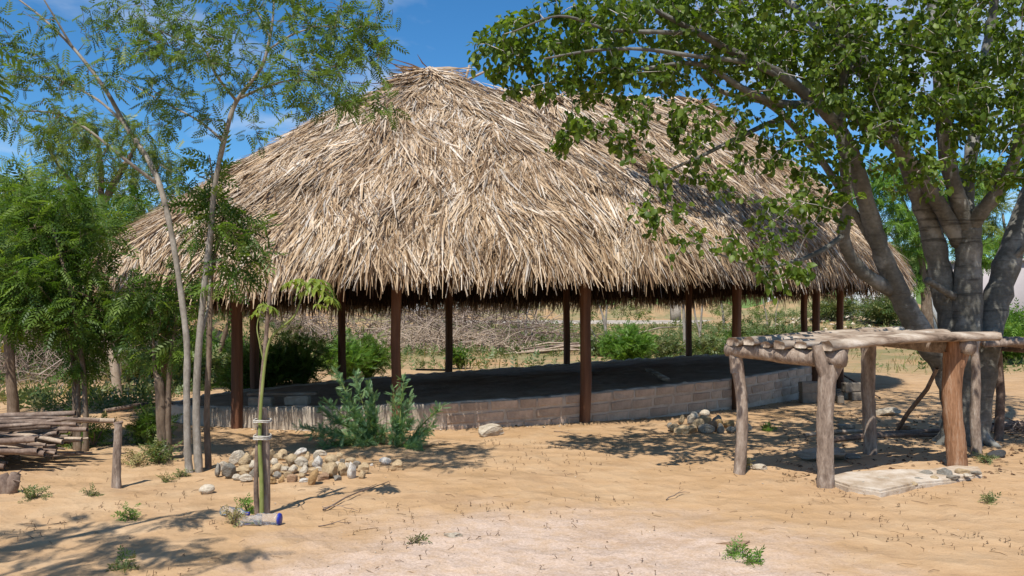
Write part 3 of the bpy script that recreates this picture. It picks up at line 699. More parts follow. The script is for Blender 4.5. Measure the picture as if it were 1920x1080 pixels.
big_blobs = [(935, 85, W-.2, .33, .5, .28, 16), (1010, 55, W-.2, .5, .7, .35, 38), (1010, 130, W-.2, .45, .6, .3, 26), (1110, 60, W, .55, .9, .4, 46), (1105, 150, W, .45, .7, .26, 28), (1075, 245, W-.3, .22, .4, .3, 14),
    (1215, 60, W+.3, .6, 1.1, .45, 52), (1200, 160, W, .4, .7, .26, 22), (1175, 235, W-.4, .3, .4, .28, 14), (1265, 225, W-.3, .3, .4, .25, 10), (1335, 55, W+.4, .65, 1.2, .45, 52), (1455, 50, W+.6, .7, 1.4, .45, 60),
    (1580, 60, W+.8, .75, 1.5, .55, 70), (1700, 60, W+.9, .8, 1.5, .6, 70), (1820, 80, W+1, .85, 1.5, .65, 80), (1920, 110, W+1, .7, 1.4, .65, 60), (1560, 165, W+.6, .55, 1.1, .4, 34), (1680, 180, W+.6, .6, 1.1, .45, 44),
    (1790, 210, W+.6, .6, 1.1, .4, 44), (1890, 220, W+.6, .6, 1.1, .45, 48), (1450, 175, W+.3, .5, .9, .3, 16), (1500, 270, W+.6, .4, .7, .4, 28), (1420, 270, W+.2, .35, .5, .3, 10), (1625, 270, W+.5, .4, .8, .35, 20), (1725, 320, W+.4, .4, .7, .28, 16), (1890, 320, W+.4, .4, .7, .3, 20),
    (1540, 375, W+.5, .35, .6, .4, 18), (1460, 395, W+.2, .35, .5, .35, 14), (1330, 340, W-.1, .35, .4, .25, 9), (1230, 390, W-.4, .3, .4, .28, 7), (1400, 465, W-.2, .35, .5, .2, 9), (1475, 515, W-.1, .25, .4, .22, 8), (1290, 460, W-.4, .3, .3, .15, 4),
    (1250, 300, W-.4, .3, .3, .25, 6), (1330, 240, W, .4, .5, .25, 9), (1440, 520, W-.4, .12, .15, .3, 4), (1400, 600, W-.4, .05, .1, .05, 0),
    (1200, -130, W+.2, 1.1, 1.3, .6, 46), (1450, -170, W+1.2, 1.3, 1.2, .8, 60), (1700, -200, W+1.4, 1.5, 1.4, .9, 70), (1900, -180, W+1.6, 1.3, 1.4, .9, 60), (1480, -430, W+1.4, 1.6, 1.4, 1.0, 60), (1750, -480, W+1.8, 1.8, 1.6, 1.1, 70), (1960, -420, W+1.6, 1.4, 1.8, 1.1, 60),
    (1640, 130, W+1.6, 1.2, .8, .6, 90), (1800, 150, W+1.8, 1.2, .8, .7, 90), (1900, 300, W+1.8, .8, .6, .6, 40), (1500, 110, W+1.2, .8, .8, .4, 50), (1380, 130, W+.8, .6, .8, .3, 28), (1280, 130, W+.4, .6, .7, .25, 24),
    (1980, -330, W-.4, 1.3, 1.1, .9, 40), (1750, 0, D0+1.5, 1.2, 1, .7, 60), (1880, 20, D0+1.8, 1.2, 1, .7, 60), (1960, -120, D0+1.6, 1.2, 1, .8, 60), (1720, -160, D0+2.2, 1.3, 1, .8, 60), (2080, 60, D0+1.2, 1.2, 1, .8, 60),
    (1240, 0, D0+1.6, .9, .9, .45, 60), (1390, -70, D0+1.6, 1.1, 1.1, .55, 100), (1540, -60, D0+1.9, 1.1, 1.1, .6, 100), (1330, 60, D0+1.8, .8, .8, .3, 50), (1460, 50, D0+2.0, .8, .8, .4, 60), (1330, -240, D0+.9, 1.3, 1.2, .7, 60), (1500, -260, D0+1.3, 1.3, 1.2, .8, 60), (1650, -120, D0+1.6, 1.2, 1.2, .7, 50), (1150, -150, D0+.6, .9, .9, .5, 30)]
tree('broadleaf_tree', 'large spreading tree with several smooth grey trunks and broad bright green leaves', 'tree', (f.x, f.y, 0), big_limbs, big_blobs, T_OVATE, BIGLEAF, GREYBARK,
     .072, 8.0, 12, .8, .7, gk=.014, wig=.13, lift=.10, start=.45, rough=.02, sr=.04, roll=.8, twigcol=TWIGBARK, rmin=.0055)

# the slender feathery tree
b1, b2 = Gd(358, 887), Gd(374, 885); dF = b1.y
fl = [LB((*b1[:2], b1.z-.1, .066), (352, 850, dF, .054), (350, 740, dF, .048), (350, 640, dF, .046), (335, 520, dF, .043), (318, 420, dF, .042), (300, 350, dF, .042), (278, 300, dF+.1, .039), (237, 238, dF+.2, .034), (205, 180, dF+.2, .030), (170, 130, dF+.2, .026), (130, 82, dF+.2, .022), (75, 30, dF+.2, .016), (10, -20, dF+.2, .010)),
      L_((138, 92, dF+.2, .02), (110, 45, dF+.1, .016), (80, -5, dF, .010)),
      L_((293, 343, dF, .028), (232, 297, dF-.2, .022), (160, 240, dF-.3, .017), (100, 212, dF-.4, .013), (30, 208, dF-.5, .008)),
      L_((230, 228, dF+.2, .024), (175, 182, dF+.4, .018), (90, 145, dF+.6, .013), (0, 150, dF+.7, .008)),
      LB((*b2[:2], b2.z-.1, .065), (368, 780, dF+.05, .055), (372, 660, dF+.05, .050), (385, 520, dF+.05, .046), (396, 430, dF+.05, .043), (401, 360, dF+.05, .041), (414, 290, dF, .038), (430, 225, dF, .035), (446, 186, dF, .032), (488, 130, dF-.1, .026), (504, 80, dF-.1, .022), (512, 30, dF-.1, .016), (515, -40, dF-.1, .010)),
      L_((444, 190, dF, .022), (405, 140, dF-.3, .018), (382, 92, dF-.4, .014), (330, 72, dF-.5, .010), (285, 50, dF-.6, .006)),
      L_((452, 183, dF, .020), (500, 162, dF-.4, .016), (560, 150, dF-.6, .012), (650, 165, dF-.8, .006)),
      L_((420, 265, dF, .02), (370, 225, dF+.3, .016), (300, 188, dF+.5, .012), (225, 145, dF+.7, .007)),
      L_((500, 95, dF-.1, .016), (560, 60, dF-.2, .012), (640, 50, dF-.3, .008), (720, 95, dF-.3, .005)),
      L_((505, 70, dF-.1, .014), (485, 25, dF+.2, .010), (470, -20, dF+.3, .007)),
      L_((376, 640, dF+.05, .022), (392, 560, dF+.2, .020), (398, 430, dF+.3, .017), (400, 350, dF+.3, .014), (392, 290, dF+.3, .008))]
q = .1
fb = [(40, 60, dF, .35, .6, .25, 20), (60, 140, dF+.4, .45, .6, .2, 30), (20, 215, dF-.3, .35, .5, .15, 18), (110, 215, dF-.3, .35, .4, .14, 15), (150, 150, dF+.2, .35, .5, .2, 20), (180, 40, dF+.1, .4, .6, .2, 24), (270, 60, dF-.2, .4, .6, .22, 30), (340, 100, dF-.3, .45, .6, .22, 36), (300, 170, dF+.4, .45, .5, .16, 26), (235, 110, dF+.3, .3, .5, .2, 14),
      (420, 70, dF-.2, .4, .6, .25, 30), (470, 20, dF, .45, .6, .25, 32), (580, 20, dF-.2, .45, .6, .2, 32), (560, 110, dF-.4, .45, .6, .2, 40), (640, 60, dF-.3, .4, .5, .18, 28), (700, 95, dF-.3, .3, .4, .14, 18), (630, 165, dF-.7, .42, .4, .18, 30), (540, 190, dF-.5, .3, .4, .16, 16), (440, 150, dF, .35, .5, .18, 20), (690, 15, dF-.2, .3, .4, .15, 14),
      (360, 230, dF+.2, .35, .4, .14, 14), (280, 240, dF+.2, .3, .4, .14, 10), (200, 290, dF-.1, .35, .4, .14, 10), (480, 245, dF-.1, .25, .3, .1, 6), (700, 190, dF-.7, .2, .3, .1, 7), (60, 250, dF-.2, .4, .4, .12, 10), (350, 330, dF, .3, .3, .2, 5), (300, 20, dF, .5, .6, .2, 20)]
fl = [np.column_stack([l_[:, :3], l_[:, 3]*.74]) for l_ in fl]
fb = [(a, c_, d_-(.85 if a > 380 else .3), rx_, ry_, rz_, n_) for a, c_, d_, rx_, ry_, rz_, n_ in fb]
tree('feathery_tree', 'tall slender tree with two pale leaning stems and fine feathery leaves against the sky', 'tree', (b1.x, b1.y, 0), fl, fb, T_FEATHER, FEATHER, PALEBARK,
     .135, 1.8, 8, .25, .8, gk=.009, wig=.12, lift=.12, start=.5, rough=.03, sr=.04, twigcol=BROWNBARK)

# neems and other small trees
def neem(name, label, stems, blobs, size=.27, per=1.6, lmat=NEEM, bmat=BROWNBARK, tpl=T_NEEM, group=None, **kw):
    ls = []
    for st in stems:
        (px, py, r0), *rest = st; b = Gd(px, py)
        ls.append(smooth_path([(*b[:2], b.z-.1, r0*1.15)]+[(*P(a, c, b.y+dd), r) for a, c, dd, r in rest]))
        base = b
    bl = [(a, c, base.y+dd, rx, ry, rz, n) for a, c, dd, rx, ry, rz, n in blobs]
    return tree(name, label, 'tree', (base.x, base.y, base.z), ls, bl, tpl, lmat, bmat, size, per, 7, .45, .8, group, gk=.008, start=.55, sr=.05, **kw)
neem('neem_tree', 'bushy young neem with three thin dark stems beside the stick pile',
     [((160, 848, .035), (160, 760, 0, .03), (150, 640, 0, .028), (130, 540, 0, .022), (100, 430, .1, .015)), ((148, 846, .035), (146, 740, .05, .03), (150, 650, .1, .026), (170, 540, .2, .02), (190, 470, .3, .012)), ((142, 844, .03), (138, 700, -.05, .026), (120, 600, -.1, .02), (60, 520, -.2, .012))],
     [(150, 600, 0, .55, .6, .5, 60), (90, 530, 0, .65, .7, .5, 75), (140, 510, .2, .4, .5, .45, 36), (40, 470, .1, .6, .7, .5, 60), (140, 430, .2, .6, .7, .45, 60), (60, 590, .2, .5, .6, .3, 40), (185, 610, .1, .25, .4, .25, 16), (10, 560, 0, .45, .6, .4, 36), (90, 380, .3, .5, .6, .3, 36), (150, 680, 0, .2, .3, .2, 14)], .21, 2.7)
neem('neem_tree', 'small neem sprouting from a cut stub, between the thin stake and the feathery tree',
     [((318, 862, .04), (314, 800, 0, .04), (318, 700, 0, .03), (330, 600, 0, .02), (330, 530, 0, .012)), ((304, 862, .06), (303, 800, 0, .056), (299, 722, 0, .052), (290, 690, 0, .02), (286, 600, .05, .015), (280, 530, .1, .010))],
     [(285, 590, 0, .35, .4, .4, 36), (255, 550, .1, .3, .4, .35, 28), (325, 560, 0, .28, .4, .4, 28), (300, 660, .1, .3, .35, .25, 18), (335, 640, 0, .2, .3, .3, 12), (260, 620, 0, .2, .3, .25, 12)], .21, 1.7)
neem('neem_tree', 'thin neem sapling growing against the thatch behind the feathery tree',
     [((392, 880, .035), (388, 780, .1, .03), (393, 640, .1, .026), (397, 520, .1, .022), (410, 440, .1, .016), (425, 390, .1, .010))],
     [(440, 430, .1, .32, .4, .3, 26), (400, 385, .1, .22, .3, .25, 16), (450, 485, .1, .25, .35, .22, 18), (370, 470, .1, .22, .3, .3, 14), (385, 330, .1, .25, .3, .25, 14), (420, 540, .1, .22, .3, .14, 8)], .23, 1.5)
neem('neem_tree', 'neem with a straight bare trunk behind the far end of the stick pile',
     [((26, 785, .085), (20, 700, 0, .08), (14, 620, 0, .075), (8, 560, 0, .07), (20, 480, 0, .05), (40, 400, 0, .03)), ((22, 785, .02), (18, 640, 0, .06), (-20, 520, .2, .05), (-50, 430, .3, .03))],
     [(30, 470, 0, .9, 1, .7, 80), (-30, 430, 0, .9, 1, .8, 60), (70, 400, .2, .8, .9, .6, 60), (10, 360, .2, .9, 1, .5, 50), (80, 520, .3, .6, .7, .4, 40)], .30, 1.8)
neem('neem_tree', 'neem with a pale leaning trunk standing clear of the pavilion at its narrow end',
     [((222, 742, .095), (214, 680, 0, .09), (200, 610, 0, .085), (188, 560, 0, .08), (176, 480, 0, .065), (180, 400, 0, .04))],
     [(180, 440, 0, 1.1, 1.1, .8, 100), (110, 500, 0, .9, 1, .7, 60), (230, 420, 0, .8, 1, .7, 60), (190, 520, .3, .6, .6, .4, 30)], .32, 1.8, bmat=STICK_PALE)
neem('shade_tree', 'tall dark-trunked tree with a wide olive crown rising behind the young neems',
     [((196, 690, .2), (192, 600, 0, .19), (190, 500, 0, .17), (187, 420, 0, .15), (205, 360, 0, .11), (240, 300, 0, .07), (260, 260, 0, .04)), ((194, 690, .05), (190, 440, 0, .12), (160, 380, 0, .09), (110, 310, 0, .06), (80, 260, 0, .03)), ((195, 690, .05), (188, 425, 0, .11), (190, 330, .3, .08), (180, 240, .5, .04)), ((195, 690, .05), (190, 470, 0, .10), (250, 420, 0, .08), (320, 380, 0, .05))],
     [(110, 270, 0, 1.1, 1.4, .8, 70), (190, 240, .3, 1.0, 1.2, .7, 55), (250, 270, 0, 1.0, 1.2, .8, 60), (90, 350, 0, 1.2, 1.4, .8, 65), (180, 330, 0, 1.3, 1.6, .9, 80), (280, 350, 0, 1.2, 1.4, .8, 80), (340, 410, 0, .9, 1.2, .8, 60), (60, 420, .3, 1.3, 1.5, .9, 70), (20, 340, 0, 1.0, 1.2, .7, 45), (150, 450, .5, 1.4, 1.5, .9, 80), (260, 450, .5, 1.3, 1.5, .8, 70), (330, 500, 0, .9, 1, .7, 40), (240, 540, .5, 1.1, 1.2, .8, 50), (300, 290, 0, .7, .9, .5, 24)], .34, 1.5, OLIVE)
neem('neem_tree', 'dark neem clump filling the gap past the end of the thatch',
     [((120, 668, .1), (120, 600, 0, .09), (100, 480, 0, .07), (80, 380, 0, .04)), ((124, 668, .08), (140, 560, 0, .06), (200, 480, 0, .05))],
     [(60, 540, 0, 1.6, 1.5, 1.0, 110), (160, 540, 0, 1.4, 1.5, .9, 100), (20, 440, 0, 1.5, 1.4, 1.0, 80), (230, 560, 0, .9, 1.2, .8, 60), (120, 440, .5, 1.4, 1.4, .9, 70), (70, 610, 0, .8, 1, .5, 40)], .36, 1.5)
# a neem whose trunk stands outside the view: one bough hangs in and its shade lies on the yard
n0 = Vector((-5.6, 3.4, 0))
lim = [smooth_path([(n0.x, n0.y, -.1, .16), (n0.x+.1, n0.y, 1.2, .14), (n0.x+.3, n0.y+.1, 2.4, .12), (-4.6, 3.7, 3.6, .08), (-4.0, 3.9, 4.6, .04)]), smooth_path([(n0.x+.3, n0.y+.1, 2.3, .08), (-4.6, 4.0, 2.9, .06), (-3.9, 4.5, 3.3, .035), (-3.3, 5.1, 3.5, .015)]),
       smooth_path([(n0.x+.2, n0.y+.1, 2.0, .08), (-5.9, 2.7, 3.4, .06), (-6.0, 2.4, 4.6, .03)])]
et = np.concatenate([np.array(c)+unit(rng.normal(size=(n, 3)))*(rng.random((n, 1))**.4)*np.array(r) for c, r, n in
     (((-4.9, 3.2, 4.4), (.9, .9, .6), 50), ((-3.55, 3.5, 4.2), (.55, .5, .4), 22), ((-4.3, 4.0, 4.3), (.5, .5, .3), 14), ((-3.28, 5.0, 3.2), (.15, .25, .18), 9), ((-5.9, 2.8, 4.6), (.9, .9, .6), 40), ((-3.9, 2.9, 4.0), (.5, .4, .3), 14), ((-2.95, 3.3, 4.4), (.3, .3, .2), 6), ((-4.6, 3.0, 3.6), (.6, .5, .3), 14))])
tree('neem_tree', 'neem bough with long drooping leaflets hanging in beside the feathery tree', 'tree', tuple(n0), lim, [(0, 0, 5, .01, .01, .01, 0)], T_NEEM, NEEM, BROWNBARK, .25, 2.0, 8, .7, .6, gk=.009, start=.4, sr=.05, extra_tips=et)

# trees in the background
def bgtree(label, stems, blobs, lmat=OLIVE, name='scrub_tree', size=.2, per=1.2, bmat=PALEBARK, tpl=T_LOW, group=None):
    return neem(name, label, stems, blobs, size, per, lmat, bmat, tpl, group)
bgtree('thin many-stemmed scrub tree beside the brush pile seen past the floor', [((972, 640, .05), (972, 590, 0, .045), (966, 545, 0, .03)), ((985, 642, .05), (988, 590, 0, .045), (1000, 550, 0, .03)), ((996, 640, .04), (1000, 600, 0, .03), (1015, 560, 0, .02))],
       [(960, 575, 0, .7, .8, .5, 30), (1000, 580, 0, .8, .8, .5, 30), (985, 530, 0, 1.2, 1, .6, 30)])
bgtree('leaning leafy scrub tree behind the stack of poles', [((1135, 652, .05), (1136, 600, 0, .045), (1140, 550, 0, .03)), ((1140, 653, .06), (1132, 600, 0, .05), (1118, 556, 0, .03)), ((1128, 650, .03), (1100, 600, 0, .025), (1090, 560, 0, .02))],
       [(1110, 585, 0, .7, .7, .5, 24), (1180, 580, 0, .9, .8, .4, 36), (1140, 540, 0, 1.2, 1, .6, 30), (1215, 590, 0, .5, .6, .3, 14)], size=.22)
bgtree('forked bare-stemmed sapling just past the far floor edge', [((1312, 665, .05), (1312, 625, 0, .045), (1303, 590, 0, .035), (1300, 540, 0, .03)), ((1312, 665, .05), (1313, 620, 0, .045), (1317, 570, 0, .035), (1318, 530, 0, .03))], [(1310, 510, 0, .7, .8, .5, 30)])
bgtree('straight grey sapling standing close behind a dark post', [((1284, 672, .06), (1283, 620, 0, .055), (1280, 540, 0, .05))], [(1280, 500, 0, .7, .8, .5, 24)])
bgtree('spindly olive shrub tree near the kerb with a mossy lower stem', [((1357, 622, .1), (1356, 595, 0, .09), (1352, 560, 0, .06))], [(1352, 575, 0, 1.0, 1, .7, 50), (1357, 610, 0, .4, .4, .4, 20)], size=.3)
bgtree('pale scrub tree half hidden by posts near the road', [((1440, 640, .05), (1438, 600, 0, .04), (1430, 560, 0, .03)), ((1452, 640, .04), (1455, 590, 0, .03), (1462, 550, 0, .02))], [(1420, 580, 0, .8, .8, .5, 26), (1460, 590, 0, .7, .8, .5, 24)], size=.24)
bgtree('dark twin-stemmed tree leaning behind the narrow end of the floor', [((400, 722, .08), (412, 660, 0, .06), (430, 600, 0, .05), (440, 550, 0, .04)), ((393, 722, .08), (392, 640, 0, .07), (394, 560, 0, .05))], [(430, 560, 0, .5, .6, .4, 20), (370, 560, 0, .7, .7, .5, 30), (400, 500, 0, .9, .9, .5, 30)], bmat=BROWNBARK)
bgtree('dark rough-barked tree standing behind the big grey trunks', [((1745, 655, .22), (1738, 600, 0, .2), (1732, 520, 0, .17), (1718, 440, 0, .12), (1690, 370, 0, .07)), ((1745, 655, .2), (1740, 540, 0, .17), (1760, 450, 0, .11), (1790, 380, 0, .06))],
       [(1690, 420, 0, 1.2, 1.3, .9, 60), (1650, 350, 0, 1.2, 1.3, .9, 60), (1730, 470, 0, .8, .9, .5, 30), (1780, 380, 0, 1.2, 1.3, .8, 55), (1720, 330, 0, 1.3, 1.3, .8, 60), (1600, 380, 0, .8, 1, .5, 24), (1700, 520, .5, .8, .8, .6, 40), (1830, 470, .5, 1.2, 1, .8, 50), (1840, 330, .5, 1.5, 1.2, .9, 60)], BRIGHT, 'shade_tree', .42, 3.6, BROWNBARK, T_NEEM)
bgtree('leafy tree behind the mauve wall and the rack of poles', [((1895, 640, .16), (1892, 560, 0, .14), (1890, 480, 0, .1), (1880, 400, 0, .06))],
       [(1880, 440, 0, 1.4, 1.3, .9, 60), (1850, 380, 0, 1.2, 1.2, .8, 50), (1930, 480, 0, 1.2, 1.2, 1.0, 50), (1900, 560, 0, .8, .8, .6, 34), (1800, 420, 0, 1.6, 1.2, 1.0, 50), (1960, 380, 0, 1.6, 1.2, 1.0, 50), (1700, 470, 0, 1.4, 1.2, .9, 40)], OLIVE, 'shade_tree', .42, 3.4, PALEBARK, T_NEEM)
bgtree('thin grey dead sapling leaning in front of the white wall', [((1775, 655, .05), (1755, 600, 0, .045), (1720, 530, 0, .04), (1690, 470, 0, .03), (1660, 430, 0, .015))], [(1665, 440, 0, .3, .3, .2, 5)])
for px, py, dd, rr_, n, lb in ((60, 560, 55, 3.4, 60, 'dense far tree beyond the grey thicket'), (300, 545, 60, 3.6, 60, 'rounded far tree beyond the orange earth mound'), (480, 560, 62, 2.6, 44, 'dark low far tree behind the dead brush slope'), (1660, 545, 75, 3.0, 44, 'small far tree beside the white house')):
    c = P(px, py, dd); gz = T(c.x, c.y); t_l = smooth_path([(c.x, c.y, gz-.1, .2), (c.x+.1, c.y, gz+1.2, .16), (c.x, c.y, c.z, .08)])
    tree('far_tree', lb, 'tree', (c.x, c.y, gz), [t_l], [(px, py, dd, rr_, rr_*.8, max(1.0, (c.z-gz)*.75), n)], T_LOW, NEEM, BROWNBARK, .55, 2.6, 6, .3, .9, gk=.012, start=.4, sr=.35)

# ------------------------------------------------------------------ bushes and weeds
def bush(name, label, base, h, w, tpl, lmat, nst, size, nleaf, bmat=BROWNBARK, lean=(0, 0), cat='bush', group=None, droop=.1, upright=.7, sr=.05, low=.15, sc=1.0):
    b = Vector(base); t = thing(name, label, cat, b, group); g = Geo(); SP, SD = [], []
    for i in range(nst):
        a = random.uniform(0, 6.28); rr_ = w*random.random()**.5; hh = h*random.uniform(.55, 1)*(1-.35*(rr_/max(w, .01))**2)
        e = b+Vector((math.cos(a)*rr_+lean[0]*hh, math.sin(a)*rr_+lean[1]*hh, hh))
        m = b.lerp(e, .5)+Vector((random.gauss(0, .1*w), random.gauss(0, .1*w), upright*.12*h))
        l = smooth_path([(b.x+random.gauss(0, .03*w), b.y+random.gauss(0, .03*w), b.z-.04, .012*sc), (*m, .008*sc), (*e, .003)], 4)
        g.tube(l[:, :3], l[:, 3], 4, cap=False); s = int(len(l)*low)+1; SP.append(l[s:, :3]); SD.append(unit(np.gradient(l[:, :3], axis=0))[s:])
    g.put('stems', bmat, t, kind='stuff')
    SP = np.concatenate(SP); SD = np.concatenate(SD); j = rng.integers(0, len(SP), nleaf)
    V, F, tt = leaves(tpl, SP[j]+rng.normal(size=(nleaf, 3))*sr, SD[j]*.6+rng.normal(size=(nleaf, 3))*.6+np.array((0, 0, -droop)), size*(.6+.8*rng.random(nleaf)), roll=.7)
    put('foliage', V, F, lmat, t, tt, kind='stuff'); return t
def wand_shrub(name, label, base, wands, lmat, size, per):
    """upright wands, leaves set closely all along them: ends (px, py, depth shift)"""
    b = Vector(base); t = thing(name, label, 'shrub', b); g = Geo(); O, D = [], []
    for px, py, dd in wands:
        e = P(px, py, b.y+dd); m = b.lerp(e, .45)+Vector(((e.x-b.x)*.12, 0, .10*(e.z-b.z)))
        l = smooth_path([(b.x+random.gauss(0, .03), b.y+random.gauss(0, .03), b.z-.03, .011), (*m, .008), (*e, .003)], 9)
        g.tube(l[:, :3], l[:, 3], 5, cap=False); n = int(per*len(l)); j = rng.integers(3, len(l), n); tg = unit(np.gradient(l[:, :3], axis=0))[j]
        O.append(l[j, :3]+rng.normal(size=(n, 3))*.008); D.append(unit(tg*.75+unit(rng.normal(size=(n, 3)))*.8))
    g.put('stems', GREENBARK, t, kind='stuff'); O = np.concatenate(O); D = np.concatenate(D)
    V, F, tt = leaves(T_BLUE, O, D, size*(.6+.7*rng.random(len(O))), roll=.8); put('foliage', V, F, lmat, t, tt, kind='stuff'); return t
b = Gd(705, 832)
wand_shrub('legume_shrub', 'blue-green shrub of tall feathery wands at the foot of a reddish post', b, [(628, 695, .1), (612, 752, -.1), (600, 765, .1), (690, 720, .1), (665, 705, .15), (640, 740, -.1), (650, 770, -.2), (560, 800, -.2), (580, 815, -.3), (600, 800, .1), (620, 810, -.3), (660, 800, -.35), (690, 770, 0), (640, 790, .1), (600, 835, -.35), (675, 830, -.4), (705, 775, 0), (720, 810, -.1), (630, 835, -.2), (655, 750, 0), (700, 740, .1), (615, 780, 0), (675, 780, -.2), (640, 820, -.4)], BLUEGREEN, .09, 3.6)
b = Gd(745, 838)
wand_shrub('legume_shrub', 'smaller blue-green shrub with one arching wand beside the reddish post', b, [(757, 708, .05), (738, 730, .1), (770, 745, .1), (828, 762, 0), (800, 810, -.1), (815, 795, 0), (790, 830, -.3), (770, 790, -.1), (755, 770, .1), (740, 790, 0), (780, 840, -.3), (735, 820, -.2)], BLUEGREEN, .085, 3.6)
b = Gd(262, 838)
bush('neem_bush', 'knee-high dark green neem bush between the thin stake and the cut stub', (b.x, b.y+.25, b.z), .42, .27, T_NEEM, NEEM, 22, .12, 420)
b = Gd(295, 868); bush('weed', 'small leafy weed at the foot of the cut stub', b, .22, .16, T_LOW, WEED, 10, .09, 120, cat='weed')
b = Gd(255, 872); bush('weed', 'dry straw-coloured weed beside the thin stake', b, .14, .14, T_LOW, DRYGRASS, 10, .07, 90, cat='weed')
b = Gd(120, 838); bush('neem_sprout', 'low neem sprout growing at the end of the stick pile', b, .4, .3, T_NEEM, NEEM, 12, .15, 130, cat='sprout')
b = Gd(172, 838); bush('neem_sprout', 'sparse neem sprout at the foot of the three dark stems', b, .35, .28, T_NEEM, NEEM, 9, .14, 80, cat='sprout')
for px, py, h, s_, lb in ((1414, 1060, .04, .45, 'flat spreading green weed on the pale gravelly sand'), (1376, 1043, .09, .45, 'tiny upright green weed beside the spreading weed'), (1437, 808, .10, .9, 'low green weed creeping past the smaller stone heap'), (247, 975, .10, .5, 'ragged grey-green weed in the shaded patch of yard'), (440, 985, .12, .5, 'dry bunch of weed beside a bottle'),
                       (465, 962, .11, .45, 'green weed between the bottles and the sapling'), (1395, 880, .1, .4, 'straw-dry weed in the rack shade'), (310, 905, .06, .35, 'tiny weed beyond the thin stake'), (168, 931, .06, .3, 'tiny weed near the forked stump'), (60, 935, .07, .7, 'yellowish weed patch by the forked stump'), (235, 1070, .07, .5, 'small weed in the deepest yard shade'), (340, 895, .08, .35, 'weed sprig between boulder and slender stems'), (1855, 945, .06, .4, 'weed sprig in the tree shade past the slab'), (1850, 868, .1, .7, 'weedy tuft beside the dark smooth stone'), (780, 1018, .05, .22, 'lone weed seedling on pale sand')):
    b = Gd(px, py); bush('weed', lb, b, h, .16*s_, T_LOW, DRYGRASS if 'dry' in lb else (BRIGHT if 'green' in lb else WEED), max(5, int(14*s_)), .055, int(110*s_), cat='weed', low=.0, sr=.015, sc=.4)
